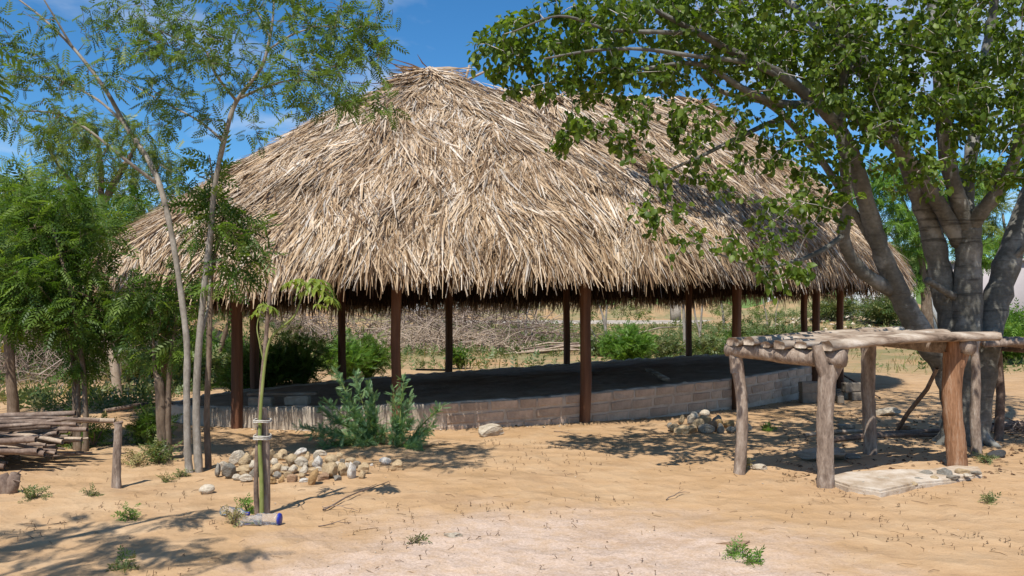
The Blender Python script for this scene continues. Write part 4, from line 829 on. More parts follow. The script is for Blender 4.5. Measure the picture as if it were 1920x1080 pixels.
# past the pavilion
for px, py, h, w, lm_, tpl, n, s_, lb, nm in (
    (1176, 690, 1.25, .75, BRIGHT, T_FEATHER, 2600, .17, 'bright green feathery bush just beyond the floor', 'feathery_bush'), (690, 712, 1.15, .6, NEEM, T_NEEM, 900, .2, 'glossy green bush past the floor between two dark posts', 'leafy_bush'),
    (650, 715, 1.2, .6, BRIGHT, T_NEEM, 800, .2, 'lighter green bush behind the dark post', 'leafy_bush'), (862, 692, .75, .4, NEEM, T_OVATE, 420, .12, 'small round-leaved bush at the foot of a rear post', 'small_bush'),
    (540, 722, 1.3, .95, NEEM, T_NEEM, 900, .32, 'dark neem bush in the shade of the eaves', 'neem_bush'), (592, 716, 1.75, .7, NEEM, T_NEEM, 520, .34, 'taller dark neem bush whose tip stands against the brush', 'neem_bush'),
    (490, 720, 1.1, .6, NEEM, T_NEEM, 420, .3, 'low dark neem bush behind the sapling stake', 'neem_bush'), (1325, 682, .95, .6, WEED, T_LOW, 620, .20, 'shaggy green bush between two far posts', 'scrub_bush'), (1368, 678, 1.0, .7, NEEM, T_LOW, 560, .20, 'dark scrub bush behind the wide front post', 'scrub_bush'),
    (1255, 680, .9, .8, WEED, T_LOW, 620, .20, 'pale weedy bush beyond the fallen plank', 'scrub_bush'), (1118, 668, .7, .6, WEED, T_LOW, 420, .2, 'low weedy bush before the stacked poles', 'scrub_bush'), (1465, 660, 1.2, 1.2, WEED, T_LOW, 700, .28, 'broad weedy bush in front of the kerb', 'scrub_bush'), (1400, 655, 1.2, 1.0, WEED, T_LOW, 600, .28, 'weedy bush beside the mossy-stemmed tree', 'scrub_bush'),
    (430, 715, 1.1, .8, BRIGHT, T_NEEM, 900, .2, 'sunlit bush beyond the narrow floor end', 'leafy_bush'), (385, 725, .9, .7, WEED, T_LOW, 520, .22, 'weedy bush among dark leaning stems', 'scrub_bush'), (360, 716, 1.3, .7, BRIGHT, T_NEEM, 800, .2, 'bright leafy bush between the end posts', 'leafy_bush'),
    (1885, 682, 1.9, 1.3, BRIGHT, T_LOW, 1900, .22, 'vivid green bush behind the rack of poles', 'leafy_bush'), (1945, 676, 2.3, 1.2, BRIGHT, T_LOW, 1500, .22, 'tall vivid green bush beyond the rack of poles', 'leafy_bush'), (1830, 655, 1.6, 1.2, WEED, T_LOW, 800, .26, 'yellowish bush below the mauve wall', 'scrub_bush'),
    (1660, 610, 2.0, 1.6, WEED, T_LOW, 800, .4, 'scrubby bush on the rubble bank', 'scrub_bush'), (1650, 588, 2.2, 1.6, BRIGHT, T_LOW, 700, .4, 'leafy bush at the white house door', 'leafy_bush'), (1560, 600, 1.6, 1.4, WEED, T_LOW, 500, .4, 'grey-green bush by the end posts', 'scrub_bush'), (1790, 640, 1.2, .9, WEED, T_LOW, 500, .25, 'straw-green bush under the white wall', 'scrub_bush'),
    (150, 690, .9, .9, BLUEGREEN, T_LOW, 700, .22, 'blue-green bush before the grey thicket', 'scrub_bush'), (60, 700, 1.1, 1.0, NEEM, T_LOW, 700, .22, 'dark bush behind the straight bare trunk', 'scrub_bush'), (260, 715, .7, .8, WEED, T_LOW, 500, .2, 'low weedy bush past the leaning pale trunk', 'scrub_bush'), (240, 650, 1.5, 1.3, WEED, T_LOW, 700, .3, 'yellow-green bush below the orange mound', 'scrub_bush'), (165, 650, 1.2, 1.0, OLIVE, T_LOW, 500, .3, 'olive bush at the edge of the dead thicket', 'scrub_bush')):
    b = Gd(px, py); 
    if 'dark neem' in lb:
        i_ = on_ring(px, False); q_ = ring[i_]+RN[i_]*(w*.6+.25); b = Vector((q_[0], q_[1], T(q_[0], q_[1]))); h *= .82; s_ *= .62; n = int(n*1.5); w *= .8
    bush(nm, lb, b, h, w, tpl, lm_, 34, s_, n, sr=.10 if h > 1 else .06, sc=1.3)

# ------------------------------------------------------------------ ground cover, brush, litter (beyond counting)
def patch(x, y, s, seed): return np.array([noise.noise(Vector((a*s, b*s, seed))) for a, b in zip(x, y)])
n = 26000; yy = 23+np.abs(rng.random(n))**1.5*50; xx = (rng.random(n)-.5)*1.35*yy
ok = ((patch(xx, yy, .16, 3) > -.05) | (rng.random(n) < .12)) & ~((xx > -6.5) & (xx < 9.8) & (yy < 24.5)); ok &= ~((np.abs(xx-0) < 4) & (yy < 31) & (yy > 24) & (rng.random(n) < .8))
ok &= ~((xx > 6) & (yy < 32) & (rng.random(n) < .9))
xx, yy = xx[ok], yy[ok]; n = len(xx); O = np.stack([xx, yy, terr(xx, yy)-.02], -1)
V, F, t = leaves(T_LOW, O, np.stack([rng.normal(size=n)*.6, rng.normal(size=n)*.6, .5+rng.random(n)], -1), (.10+.25*rng.random(n)**2)*(.7+yy/60), roll=1)
put('ground_cover', V, F, WEED, tint=t, kind='stuff', label='patchy green weeds over the waste ground', cat='weeds')
n = 9000; a = rng.random(n); yy = 12+a*40; xx = -yy*(.30+.32*rng.random(n)); ok = (patch(xx, yy, .25, 8) > -.1) & (yy > 14.5); ok &= ~((xx > -6.6) & (yy < 21)); xx, yy = xx[ok], yy[ok]; n = len(xx)
O = np.stack([xx, yy, terr(xx, yy)-.02], -1)
V, F, t = leaves(T_LOW, O, np.stack([rng.normal(size=n)*.5, rng.normal(size=n)*.5, .6+rng.random(n)], -1), .12+.22*rng.random(n)**2, roll=1)
put('weed_cover', V, F, WEED, tint=t, kind='stuff', label='weeds and low scrub on the slope below the dead thicket', cat='weeds')
n = 9000; yy = 13+rng.random(n)*48; xx = (rng.random(n)-.5)*1.4*yy; ok = (patch(xx, yy, .2, 21) > 0) & (~((xx > -6.5) & (xx < 9.8) & (yy < 24.5))) & ~((yy < 24) & (xx > 0)); xx, yy = xx[ok], yy[ok]; n = len(xx)
V, F, t = leaves((np.array([(0, .04, 0), (0, -.04, 0), (.6, -.03, -.03), (.6, .03, -.03), (1, .004, -.15), (1, -.004, -.15)], float), np.array([[0, 1, 2, 3], [3, 2, 5, 4]])), np.stack([xx, yy, terr(xx, yy)-.02], -1), np.stack([rng.normal(size=n)*.5, rng.normal(size=n)*.5, .8+rng.random(n)], -1), .15+.3*rng.random(n), roll=1)
put('dry_grass', V, F, DRYGRASS, tint=t, kind='stuff', label='dry straw grass scattered over the waste ground', cat='grass')

def brush(n, cx, cy, sx, sy, h, L, r, flat=.5, thick=1.0):
    g = Geo()
    for _ in range(n):
        a = random.gauss(0, .5); bb = random.gauss(0, .5)
        if a*a+bb*bb > 1.6: continue
        x, y = cx+a*sx, cy+bb*sy; z = T(x, y)+h*max(.02, (1-(a*a+bb*bb)*.7))*random.random()
        l = random.uniform(*L); an = random.uniform(0, 6.28); el = random.gauss(.1, flat)
        d = Vector((math.cos(an)*math.cos(el), math.sin(an)*math.cos(el), math.sin(el))); m = Vector((x, y, z))
        e = m+d*l; e.z = max(e.z, T(e.x, e.y)+.02); q = m.lerp(e, .5)+Vector((random.gauss(0, .1*l), random.gauss(0, .1*l), .12*l))
        rr_ = random.uniform(*r); g.tube([m, q, e], [rr_, rr_*.8, rr_*.4], 3, cap=False)
    return g
brush(1500, -13.5, 21.5, 4.0, 3.2, 1.7, (.5, 1.6), (.004, .014), .7).put('dead_thicket', DRYTWIG, kind='stuff', label='grey leafless thicket beyond the young neems', cat='thicket')
brush(1500, -12.5, 40, 5.5, 4, 2.6, (.8, 2.4), (.008, .022), .6).put('dead_thicket', DRYTWIG, kind='stuff', label='grey dead brush covering the slope behind the orange mound', cat='thicket')
b = Gd(870, 652); brush(900, b.x-.6, b.y+2.5, 5.0, 3.5, 2.5, (1.0, 3.0), (.010, .03), .35).put('brush_pile', DRYTWIG, origin=(0, 0, 0), label='tangled heap of cut grey branches beyond the floor', cat='brush pile')
b = Gd(800, 660); brush(420, b.x, b.y, 3.0, 1.6, .8, (.6, 1.8), (.010, .024), .5).put('brush_pile', STICK_PALE, label='low pale heap of broken branches in front of the grey heap', cat='brush pile')
b = Gd(935, 660); brush(90, b.x, b.y, 1.0, .6, .5, (.5, 1.4), (.014, .035), .4).put('brush_pile', STICK_PALE, label='small heap of bleached branch ends near the scrub tree', cat='brush pile')
b = Gd(1865, 812); brush(120, b.x+.35, b.y, .6, .3, .12, (.15, .4), (.003, .008), .2).put('twig_litter', DRYTWIG, kind='stuff', label='litter of broken twigs at the foot of the grey trunks', cat='twigs')

# dry seedlings, pebbles and scraps in the yard
n = 4200; yy = 5+rng.random(n)**.8*6.5; xx = (rng.random(n)-.5)*1.35*yy; ok = ((patch(xx, yy, .8, 5) > .1) & (patch(xx, yy, 3.1, 15) > -.05)) | (rng.random(n) < .06); xx, yy = xx[ok], yy[ok]; g = Geo()
for x, y in zip(xx, yy):
    z = T(x, y); h = random.uniform(.006, .034); lx, ly = random.gauss(0, .012), random.gauss(0, .012)
    g.tube([(x, y, z-.005), (x+lx*.5, y+ly*.5, z+h*.5), (x+lx, y+ly, z+h)], [.0026, .0024, .002], 3, cap=False)
    for q in range(random.choice((0, 1, 2, 2))):
        a = random.uniform(0, 6.28); g.add([(x+lx, y+ly, z+h), (x+lx+.010*math.cos(a+.6), y+ly+.010*math.sin(a+.6), z+h+.006), (x+lx+.022*math.cos(a), y+ly+.022*math.sin(a), z+h-.001), (x+lx+.010*math.cos(a-.6), y+ly+.010*math.sin(a-.6), z+h+.006)], [[0, 1, 2, 3]])
g.put('dry_seedlings', LITTER, smooth=False, kind='stuff', label='tiny dried seedlings dotted over the sand', cat='seedlings')
def pebble_geo(n, s0, s1, area):
    g = Geo(); oc = np.array([(1, 0, 0), (0, 1, 0), (-1, 0, 0), (0, -1, 0), (0, 0, .7), (0, 0, -.7)], float)
    for _ in range(n):
        x, y = area(); s = random.uniform(s0, s1)*random.random()**.5
        v = oc*(1+.25*rng.normal(size=(6, 1)))*s*np.array((1, random.uniform(.6, 1), .7)); a = random.random()*6
        v = v@np.array(Matrix.Rotation(a, 3, 'Z')).T+np.array((x, y, T(x, y)+s*.2))
        g.add(v, [[4, 0, 1, 1], [4, 1, 2, 2], [4, 2, 3, 3], [4, 3, 0, 0]][:0] or [[0, 1, 4, 3], [1, 2, 3, 4], [0, 3, 5, 1], [2, 1, 5, 3]])
    return g
def yard():
    y = 5+random.random()**.9*8; return (random.random()-.5)*1.3*y, y
def spill():
    while 1:
        x, y = random.uniform(-2.6, 2.8), random.uniform(5.1, 7.2)
        if ((x-.1)/2.4)**2+((y-5.2)/1.9)**2 < 1: return x, y
k = M('pebble'); PEB = k.done(k.ramp(k.attr(), [(0, (.22, .15, .09)), (.5, (.42, .31, .20)), (1, (.66, .58, .48))]), .9, .2)
pebble_geo(700, .003, .012, yard).put('pebbles', PEB, smooth=False, kind='stuff', label='small pebbles and crumbs strewn over the yard', cat='pebbles')
pebble_geo(2600, .002, .006, spill).put('gravel', PEB, smooth=False, kind='stuff', label='fine gravel in the pale patch of sand', cat='gravel')
def wallfoot():
    i = random.choice(front_i); p = ring[i]+RN[i]*abs(random.gauss(.03, .12)); return p[0], p[1]
pebble_geo(700, .006, .035, wallfoot).put('rubble_crumbs', PEB, smooth=False, kind='stuff', label='crumbs of mortar and gravel along the foot of the plinth', cat='rubble')
def bank():
    return random.uniform(15, 27), random.uniform(48, 60)
pebble_geo(500, .06, .42, bank).put('rubble_bank', PEB, smooth=False, kind='stuff', label='broken stone and rubble on the bank below the white house', cat='rubble')
n = 260; g = Geo()
for _ in range(n):
    x, y = yard(); a = random.uniform(0, 6.28); l = random.uniform(.03, .16); z = T(x, y)+.004
    g.tube([(x, y, z), (x+.5*l*math.cos(a+.2), y+.5*l*math.sin(a+.2), z+.006), (x+l*math.cos(a), y+l*math.sin(a), z)], [.002, .0022, .0015], 3, cap=False)
g.put('twig_litter', LITTER, kind='stuff', label='short dry twigs lying about the yard', cat='twigs')
n = 900; xx, yy = [], []
for _ in range(n):
    y = random.uniform(8.5, 15); xx.append(random.uniform(.32*y, .72*y)); yy.append(y)
V, F, t = leaves(T_OVATE, np.stack([xx, yy, terr(xx, yy)+.008], -1), np.stack([rng.normal(size=n), rng.normal(size=n), .1*rng.normal(size=n)], -1), .03+.04*rng.random(n), roll=.3)
put('leaf_litter', V, F, LITTER, tint=t, kind='stuff', label='fallen dry leaves under the big grey tree', cat='leaves')
for (x0, y0, x1, y1, r_, lb) in ((605, 960, 730, 905, .009, 'long thin twig stuck out from the sapling foot across the sand'), (600, 992, 655, 983, .005, 'short bent twig on the sand past the bottles'), (1250, 940, 1290, 925, .006, 'crooked twig on the sand before the smaller stone heap'), (1040, 810, 1110, 826, .006, 'fine twig below the post with the mortared foot'), (605, 953, 668, 961, .005, 'slender curved twig beside the long thin twig')):
    a, b = Gd(x0, y0), Gd(x1, y1); g = Geo(); pts = [a.lerp(b, u)+Vector((random.gauss(0, .012), random.gauss(0, .02), .012+.02*math.sin(u*3.1))) for u in np.linspace(0, 1, 7)]
    g.tube(pts, np.linspace(r_, r_*.4, 7), 5); g.tube([pts[3], pts[3].lerp(pts[5], .6)+Vector((.03, .05, .02))], [r_*.5, r_*.25], 4); g.put('twig', STICK, origin=a, label=lb, cat='twig')

# ------------------------------------------------------------------ stones
import bmesh
def stone_mesh(ang):
    bm = bmesh.new(); bmesh.ops.create_icosphere(bm, subdivisions=3, radius=1)
    sq = Vector((random.uniform(.75, 1.15), random.uniform(.75, 1.1), random.uniform(.75, 1.1)))
    o = Vector((random.random()*99, random.random()*99, 0)); cuts = [(Vector((random.gauss(0, 1), random.gauss(0, 1), random.gauss(0, 1))).normalized(), random.uniform(.5, .82)) for _ in range(ang)]
    for v in bm.verts:
        p = v.co.copy()
        for n_, d in cuts:
            e = p.dot(n_)-d
            if e > 0: p -= n_*e*.97
        p *= 1+.30*noise.noise(p*1.0+o)+.10*noise.noise(p*2.6+o)
        p = Vector((p.x*sq.x, p.y*sq.y, p.z*sq.z))
        v.co = p
    for f_ in bm.faces: f_.smooth = ang < 4
    me = bpy.data.meshes.new('stone'); bm.to_mesh(me); bm.free(); me.materials.append(STONE); return me
SM = [stone_mesh(a) for a in (0, 2, 3, 5, 6, 8, 10, 7, 5)]
SC = dict(w=(.58, .51, .41), W=(.74, .70, .64), t=(.50, .38, .235), g=(.30, .275, .235), G=(.235, .225, .20), o=(.47, .305, .145), b=(.36, .235, .15), k=(.055, .058, .062))
SHN = dict(w='cream', W='chalk-white', t='tan', g='greyish', G='dark grey', o='ochre', b='brown', k='black')
SHAPE = lambda w, h: 'upright' if h > 1.15*w else ('flat' if h < .62*w else 'rounded')
SIZE = lambda w, h: 'large' if w*h > 10500 else ('middling' if w*h > 6000 else 'small')
def stone(px, py, w, h, d, col, label, group=None, rot=0, var=None, sink=0.0):
    c = P(px, py, d); sw, sh = w/FPX*d/2, h/FPX*d/2; j = random.uniform(.88, 1.12)
    return inst('stone', SM[random.randrange(len(SM)) if var is None else var], (c.x, c.y, c.z-sink), (random.uniform(-.2, .2), rot+random.uniform(-.15, .15), random.uniform(-.3, .3)), (sw*1.18, (sw+sh)/2*random.uniform(.9, 1.2), sh*1.2), color=tuple(x*j for x in SC[col]), label=label, cat='stone', group=group)
heap = [(140, 385, 70, 110, 'g', 0), (185, 355, 80, 90, 'w', 0), (240, 390, 125, 130, 'G', 0), (310, 275, 170, 100, 'w', -.9), (350, 390, 140, 60, 't', 0), (310, 455, 110, 60, 'w', 0), (390, 465, 120, 80, 'w', 0), (400, 300, 160, 120, 't', 0), (455, 340, 90, 70, 'w', 0), (470, 240, 80, 70, 't', 0), (470, 410, 120, 80, 'g', 0), (625, 250, 60, 110, 't', 0), (645, 320, 70, 70, 'w', 0),
        (700, 275, 100, 80, 't', 0), (660, 380, 120, 70, 't', -.8), (720, 240, 80, 70, 't', 0), (675, 435, 90, 70, 'g', 0), (800, 300, 100, 100, 't', 0), (870, 240, 100, 60, 'W', -.5), (890, 320, 120, 100, 'w', 0), (945, 270, 80, 80, 't', 0), (1035, 320, 120, 110, 'W', 0), (1065, 240, 110, 60, 'w', 0), (1155, 300, 110, 90, 't', 0), (1235, 260, 80, 60, 't', 0), (1335, 300, 120, 50, 't', 0), (1260, 310, 60, 50, 'g', 0), (740, 385, 90, 50, 'w', 0),
        (820, 380, 110, 70, 'w', 0), (770, 430, 90, 60, 't', 0), (810, 465, 110, 90, 'b', 0), (710, 475, 70, 60, 'o', 0), (600, 485, 130, 75, 'o', 0), (895, 440, 80, 50, 't', 0), (920, 390, 110, 80, 'w', 0), (915, 487, 90, 45, 'W', 0), (1000, 450, 100, 145, 'o', .2), (1045, 385, 70, 50, 'w', 0), (1085, 450, 110, 90, 'b', 0), (1140, 400, 110, 150, 't', .5), (1215, 345, 70, 60, 'w', 0), (1250, 380, 100, 130, 't', -.4),
        (1215, 465, 90, 60, 'g', 0), (1345, 395, 90, 145, 'W', 0), (1445, 365, 110, 100, 't', 0), (1440, 428, 85, 75, 't', 0), (560, 430, 100, 90, 't', 0), (560, 330, 110, 90, 'w', 0), (545, 270, 80, 70, 't', 0), (1020, 260, 60, 70, 'w', 0), (1300, 355, 70, 60, 'w', 0), (1390, 335, 80, 60, 'g', 0), (980, 330, 70, 60, 't', 0), (600, 410, 70, 70, 't', 0)]
for u, v, w, h, c, r_ in heap:
    bot = 800+(v+h/2)/4.8; gd = Gd(380+u/4.8, bot).y; d = 8.42+(gd-8.42)*.62 if gd > 8.42 else gd; d += w/4.8/FPX*d*.4
    stone(380+u/4.8, 800+v/4.8, w/4.8, h/4.8, d, c, f'{SIZE(w, h)} {SHAPE(w, h)} {SHN[c]} stone in the long heap behind the tied sapling', 'stones of the long heap', r_)
# a bed of stones hidden under the heap carries it
for q in range(26):
    px = 425+random.random()*245; d = random.uniform(8.75, 9.15); x = (px-960)/FPX*d
    inst('stone', random.choice(SM), (x, d, .03), (0, 0, random.random()*6), (.085, .085, .06), color=SC['t'], label='tan stone buried low in the long heap behind the tied sapling', cat='stone', group='stones of the long heap')
heap2 = [(1070, 897, 32, 40, 'g'), (1097, 908, 60, 50, 't'), (1130, 915, 92, 60, 't'), (1190, 908, 70, 50, 't'), (1137, 860, 52, 50, 't'), (1197, 850, 72, 76, 'w'), (1263, 828, 56, 42, 'w'), (1265, 868, 96, 72, 't'), (1275, 914, 92, 60, 'g'), (1335, 862, 74, 50, 'g'), (1345, 885, 56, 56, 'o'), (1355, 912, 62, 56, 'G'), (1400, 890, 62, 46, 'o'), (1412, 918, 56, 36, 'G'), (1452, 895, 46, 60, 'w'), (1500, 905, 60, 50, 'w'), (1230, 890, 60, 60, 't'), (1310, 895, 60, 60, 'b')]
for u, v, w, h, c in heap2:
    bot = 500+(v+h/2)/3; gd = Gd(900+u/3, bot).y; d = 11.85+(gd-11.85)*.5 if gd > 11.85 else gd; d += w/3/FPX*d*.4
    stone(900+u/3, 500+v/3, w/3, h/3, d, c, f'{SIZE(w*1.6, h*1.6)} {SHAPE(w, h)} {SHN[c]} stone in the small heap before the block plinth', 'stones of the small heap')
def gstone(px, bot, w, h, c, lb, var=None, rot=0):
    d = Gd(px, bot).y; d += w/FPX*d*.35; return stone(px, bot-h/2, w, h, d, c, lb, None, rot, var)
gstone(388, 927, 27, 18, 'w', 'smooth cream stone lying alone on the sand near the slender stems', 0)
gstone(722, 872, 22, 14, 'W', 'pale egg-shaped stone lying apart from the long heap', 0)
gstone(744, 884, 24, 24, 't', 'pointed tan stone beside the pale egg-shaped one', 5)
gstone(697, 874, 8, 5, 'W', 'white pebble at the tip of the long heap', 1)
gstone(921, 819, 58, 25, 'w', 'big jagged cream rock at the foot of the block plinth', 6)
gstone(1422, 882, 24, 12, 'w', 'small flat pale stone beside the rack leg', 4)
gstone(1868, 860, 40, 15, 'k', 'smooth black stone lying near the grey trunks', 0)
gstone(1545, 868, 84, 28, 'g', 'long flat grey rock in the rack shade', 4)
gstone(1598, 862, 34, 12, 'g', 'grey cobble next to the long flat rock', 3)
gstone(1660, 781, 42, 15, 'w', 'pale slab of stone on the sand past the rack', 4)
gstone(1695, 806, 26, 12, 'b', 'reddish stone at the foot of the leaning stick', 3)
gstone(1585, 808, 44, 14, 'g', 'dusty lump of rubble behind the front rack leg', 6)
gstone(1378, 1026, 54, 11, 'b', 'flat reddish stone sunk in the pale sand', 4)
gstone(848, 1008, 26, 9, 'w', 'flat chip of pale stone on the gravelly sand', 4)
gstone(452, 986, 18, 9, 'W', 'white cobble between the bottles', 1)

# ------------------------------------------------------------------ the sapling, its stakes, the bottles
b = Gd(495, 966); d = b.y
g = Geo(); l = LB((b.x, d, b.z-.15, .042), (498, 900, d, .038), (496, 820, d, .036), (492, 765, d, .033)); g.tube(l[:, :3], l[:, 3], 9, rough=.05)
stake = g.put('stake', LEGWOOD, origin=b, label='thick grey stake driven in beside the sapling', cat='stake')
g = Geo(); l = LB((*P(484, 958, d-.03)[:2], b.z-.1, .022), (480, 900, d-.06, .021), (486, 800, d-.055, .02), (490, 730, d-.05, .018), (500, 620, d-.05, .017), (507, 530, d-.05, .015)); g.tube(l[:, :3], l[:, 3], 8, rough=.05)
g.put('prop_stick', STICK, origin=P(484, 958, d-.03), label='tall thin brown stick tied upright with the sapling', cat='stick')
sap = thing('sapling', 'green-stemmed sapling with drooping lime leaves tied to a stake', 'sapling', Gd(490, 965))
g = Geo(); l = LB((*P(491, 962, d-.07)[:2], b.z-.05, .02), (490, 900, d-.085, .018), (487, 830, d-.085, .016), (490, 750, d-.07, .013), (500, 660, d-.06, .011), (515, 625, d-.06, .0095), (550, 595, d-.06, .008), (565, 560, d-.06, .0065), (575, 538, d-.06, .0055)); g.tube(l[:, :3], l[:, 3], 8); g.put('stem', GREENBARK, sap)
g = Geo(); l = L_((497, 690, d-.06, .007), (486, 640, d-.06, .006), (482, 612, d-.06, .005), (488, 585, d-.06, .004), (492, 572, d-.06, .003)); g.tube(l[:, :3], l[:, 3], 6); g.put('side_shoot', GREENBARK, sap)
pl = npmesh('leaf', T_PALM[0], T_PALM[1], LIME, rng.random(len(T_PALM[0])), True)
for px, py, s_ in ((560, 525, .2), (590, 525, .22), (575, 530, .2), (598, 545, .22), (610, 560, .2), (585, 545, .18), (570, 548, .15), (600, 535, .2), (595, 572, .14), (545, 530, .14), (495, 572, .16), (505, 575, .16), (484, 588, .12), (490, 578, .14), (618, 558, .16)):
    c = P(px, py, d-.06+random.uniform(-.1, .1)); a = math.atan2(random.gauss(0, .8), (px-575) if px > 530 else (px-492)+.1); dv = Vector((math.cos(a), math.sin(a), random.uniform(-.55, -.1))).normalized()
    n_ = Vector((0, 0, 1)); n_ = (n_-dv*n_.dot(dv)).normalized(); m = Matrix((dv, n_.cross(dv), n_)).transposed()
    inst('leaf', pl, c, m.to_euler(), (s_*.85,)*3, sap)
    q = P(575, 540, d-.06) if px > 530 else P(492, 574, d-.06); g = Geo(); g.tube([q, q.lerp(c, .5)+Vector((0, 0, .03)), c], [.004, .003, .003], 4, cap=False); g.put('leaf_stalk', GREENBARK, sap)
k = M('twine'); TWINE = k.done(k.ramp(k.noise(60, 3, .6), [(.3, (.40, .36, .30)), (.7, (.66, .62, .55))]), .9, .1)
for py, nm in ((822, 3), (790, 2)):
    g = Geo(); c = P(492, py, d-.04)
    for q in range(nm):
        pts = [c+Vector((.068*math.cos(a), .085*math.sin(a), .012*q+.004*math.sin(3*a))) for a in np.linspace(0, 6.283, 17)]; g.tube(pts, .0055, 4, cap=False)
    g.put('twine', TWINE, origin=c, label='pale twine wound tightly round sapling and stake' if nm == 3 else 'thin upper wrap of twine round sapling and stake', cat='twine')
# bottles
k = M('clear_plastic'); k.b.inputs['Transmission Weight'].default_value = .9; k.b.inputs['IOR'].default_value = 1.22; CLEAR = k.done((.88, .91, .95), .1, .8)
k = M('blue_plastic'); BLUECAP = k.done((.02, .035, .33), .4, .4)
def bottle(px, py, yaw, L, r_, label, cap=True, crush=.08):
    c = Gd(px, py); t = thing('plastic_bottle', label, 'bottle', c)
    prof = [(0, .0), (0.005, .7), (.03, 1), (.12, .96), (.2, 1), (.3, .93), (.4, 1), (.5, .95), (.6, 1), (.68, .95), (.76, .82), (.86, .45), (.9, .34), (1, .33)]
    dv = Vector((math.cos(yaw), math.sin(yaw), 0)); pts = [c+Vector((0, 0, r_*.92))+dv*(u-.5)*L for u, _ in prof]
    V, F = tube(pts, [max(.001, q*r_) for _, q in prof], 14, False, crush*.4)
    V[:, 2] = c.z+(V[:, 2]-c.z)*.93+.003*np.sin(V[:, 0]*40)
    put('bottle_body', V, F, CLEAR, t, smooth=True)
    if cap:
        g = Geo(); e = pts[-1]; g.tube([e-dv*.002, e+dv*.02], [r_*.40, r_*.40], 12); g.put('cap', BLUECAP, t, smooth=False)
    else:
        g = Geo(); e = pts[1]; g.tube([e-dv*.002, e+dv*.012], [r_*.88, r_*.96], 14); g.put('blue_base', BLUECAP, t, smooth=False)
bottle(440, 970, R(-28), .27, .043, 'clear crushed bottle lying apart, tilted away from the other two', True)
bottle(466, 984, R(176), .21, .04, 'short clear bottle lying against the blue-based bottle', True)
bottle(497, 984, R(172), .25, .05, 'clear bottle with a blue base under the sapling', False)

# stake and stump
b = Gd(221, 915); g = Geo(); l = LB((b.x, b.y, b.z-.12, .042), (219, 870, b.y, .038), (221, 820, b.y, .037), (222, 795, b.y, .034)); g.tube(l[:, :3], l[:, 3], 9, rough=.06)
t = thing('stake', 'thin upright stake with a split top standing alone in the yard', 'stake', b); g.put('shaft', LEGWOOD, t)
g = Geo(); q = P(223, 797, b.y); g.tube([q+Vector((0, 0, -.03)), q+Vector((-.03, 0, .01)), q+Vector((.03, .02, .03))], [.03, .028, .012], 7); g.put('split_top', STICK, t)
g = Geo(); q = Gd(214, 914); g.tube([q+Vector((0, 0, -.05)), q+Vector((.005, 0, .25))], [.03, .02], 7); g.put('side_stub', LEGWOOD, t)
b = Gd(12, 925); t = thing('stump', 'low forked tree stump with broken arms near the stick pile', 'stump', b)
for e, r0 in (((30, 888), .06), ((2, 890), .07), ((12, 905), .05)):
    g = Geo(); p = P(*e, b.y); g.tube([b+Vector((0, 0, -.1)), b.lerp(p, .5)+Vector((.01, 0, 0)), p], [r0*1.1, r0, r0*.75], 8, rough=.07); g.put('arm', STICK, t)
g = Geo(); a_ = P(18, 898, b.y); g.tube([a_, P(38, 903, b.y-.1)], [.012, .006], 5); g.tube([P(26, 893, b.y), P(40, 882, b.y)], [.012, .006], 5); g.put('spur', STICK, t)

# the stick pile
sk = [M_ for M_ in (STICK, STICK, LEGWOOD, STICK_PALE)]
for i in range(72):
    lay = i/72; yb = random.uniform(8.85, 9.9); zb = .03+.50*lay*random.uniform(.6, 1)*(1-abs(yb-9.4)*.5); xr = -4.95-.25*lay+random.uniform(-.55, .3) if i < 60 else -4.7+random.uniform(-.3, .15)
    ln_ = random.uniform(1.7, 3.0); r_ = random.choice((.014, .018, .022, .03, .038)); tilt = random.gauss(.22, .16); yw = random.gauss(.15, .3)
    e1 = Vector((xr, yb, zb+tilt*.3)); e0 = e1+Vector((-ln_*math.cos(yw), -ln_*math.sin(yw)*.5, -tilt*.7))
    e0.z = max(e0.z, r_); e1.z = max(e1.z, r_)
    pts = [e0.lerp(e1, u)+Vector((0, random.gauss(0, .025), .05*math.sin(u*3.1)+random.gauss(0, .018))) for u in np.linspace(0, 1, 7)]
    for p in pts: p.z = max(p.z, T(p.x, p.y)+r_)
    g = Geo(); g.tube(pts, np.linspace(r_*1.15, r_*.8, 7), 7, rough=.05)
    pale = r_ > .03
    g.put('stick', STICK_PALE if i % 5 == 0 else STICK, origin=tuple(pts[0]), label=('thick log' if pale else ('bleached stick' if i % 5 == 0 else 'brown stick'))+(' near the top' if lay > .66 else (' low down' if lay < .33 else ' halfway up'))+' in the stacked pile beside the young neem', cat='stick', group='sticks stacked in the pile')
g = Geo(); a, b = Gd(195, 776), Gd(318, 762); g.tube([a+Vector((0, 0, .05)), a.lerp(b, .5)+Vector((0, 0, .08)), b+Vector((0, 0, .05))], [.03, .04, .035], 8, rough=.05); g.put('pole', STICK, origin=a, label='long brown pole lying on the sand toward the narrow plinth end', cat='pole')
g = Geo(); a, b = Gd(195, 812), Gd(240, 828); g.tube([a+Vector((-.3, 0, .03)), a.lerp(b, .5)+Vector((0, 0, .03)), b+Vector((0, 0, .02))], [.016, .015, .01], 6); g.put('stick', STICK, origin=a, label='loose dark stick on the sand behind the thin stake', cat='stick')

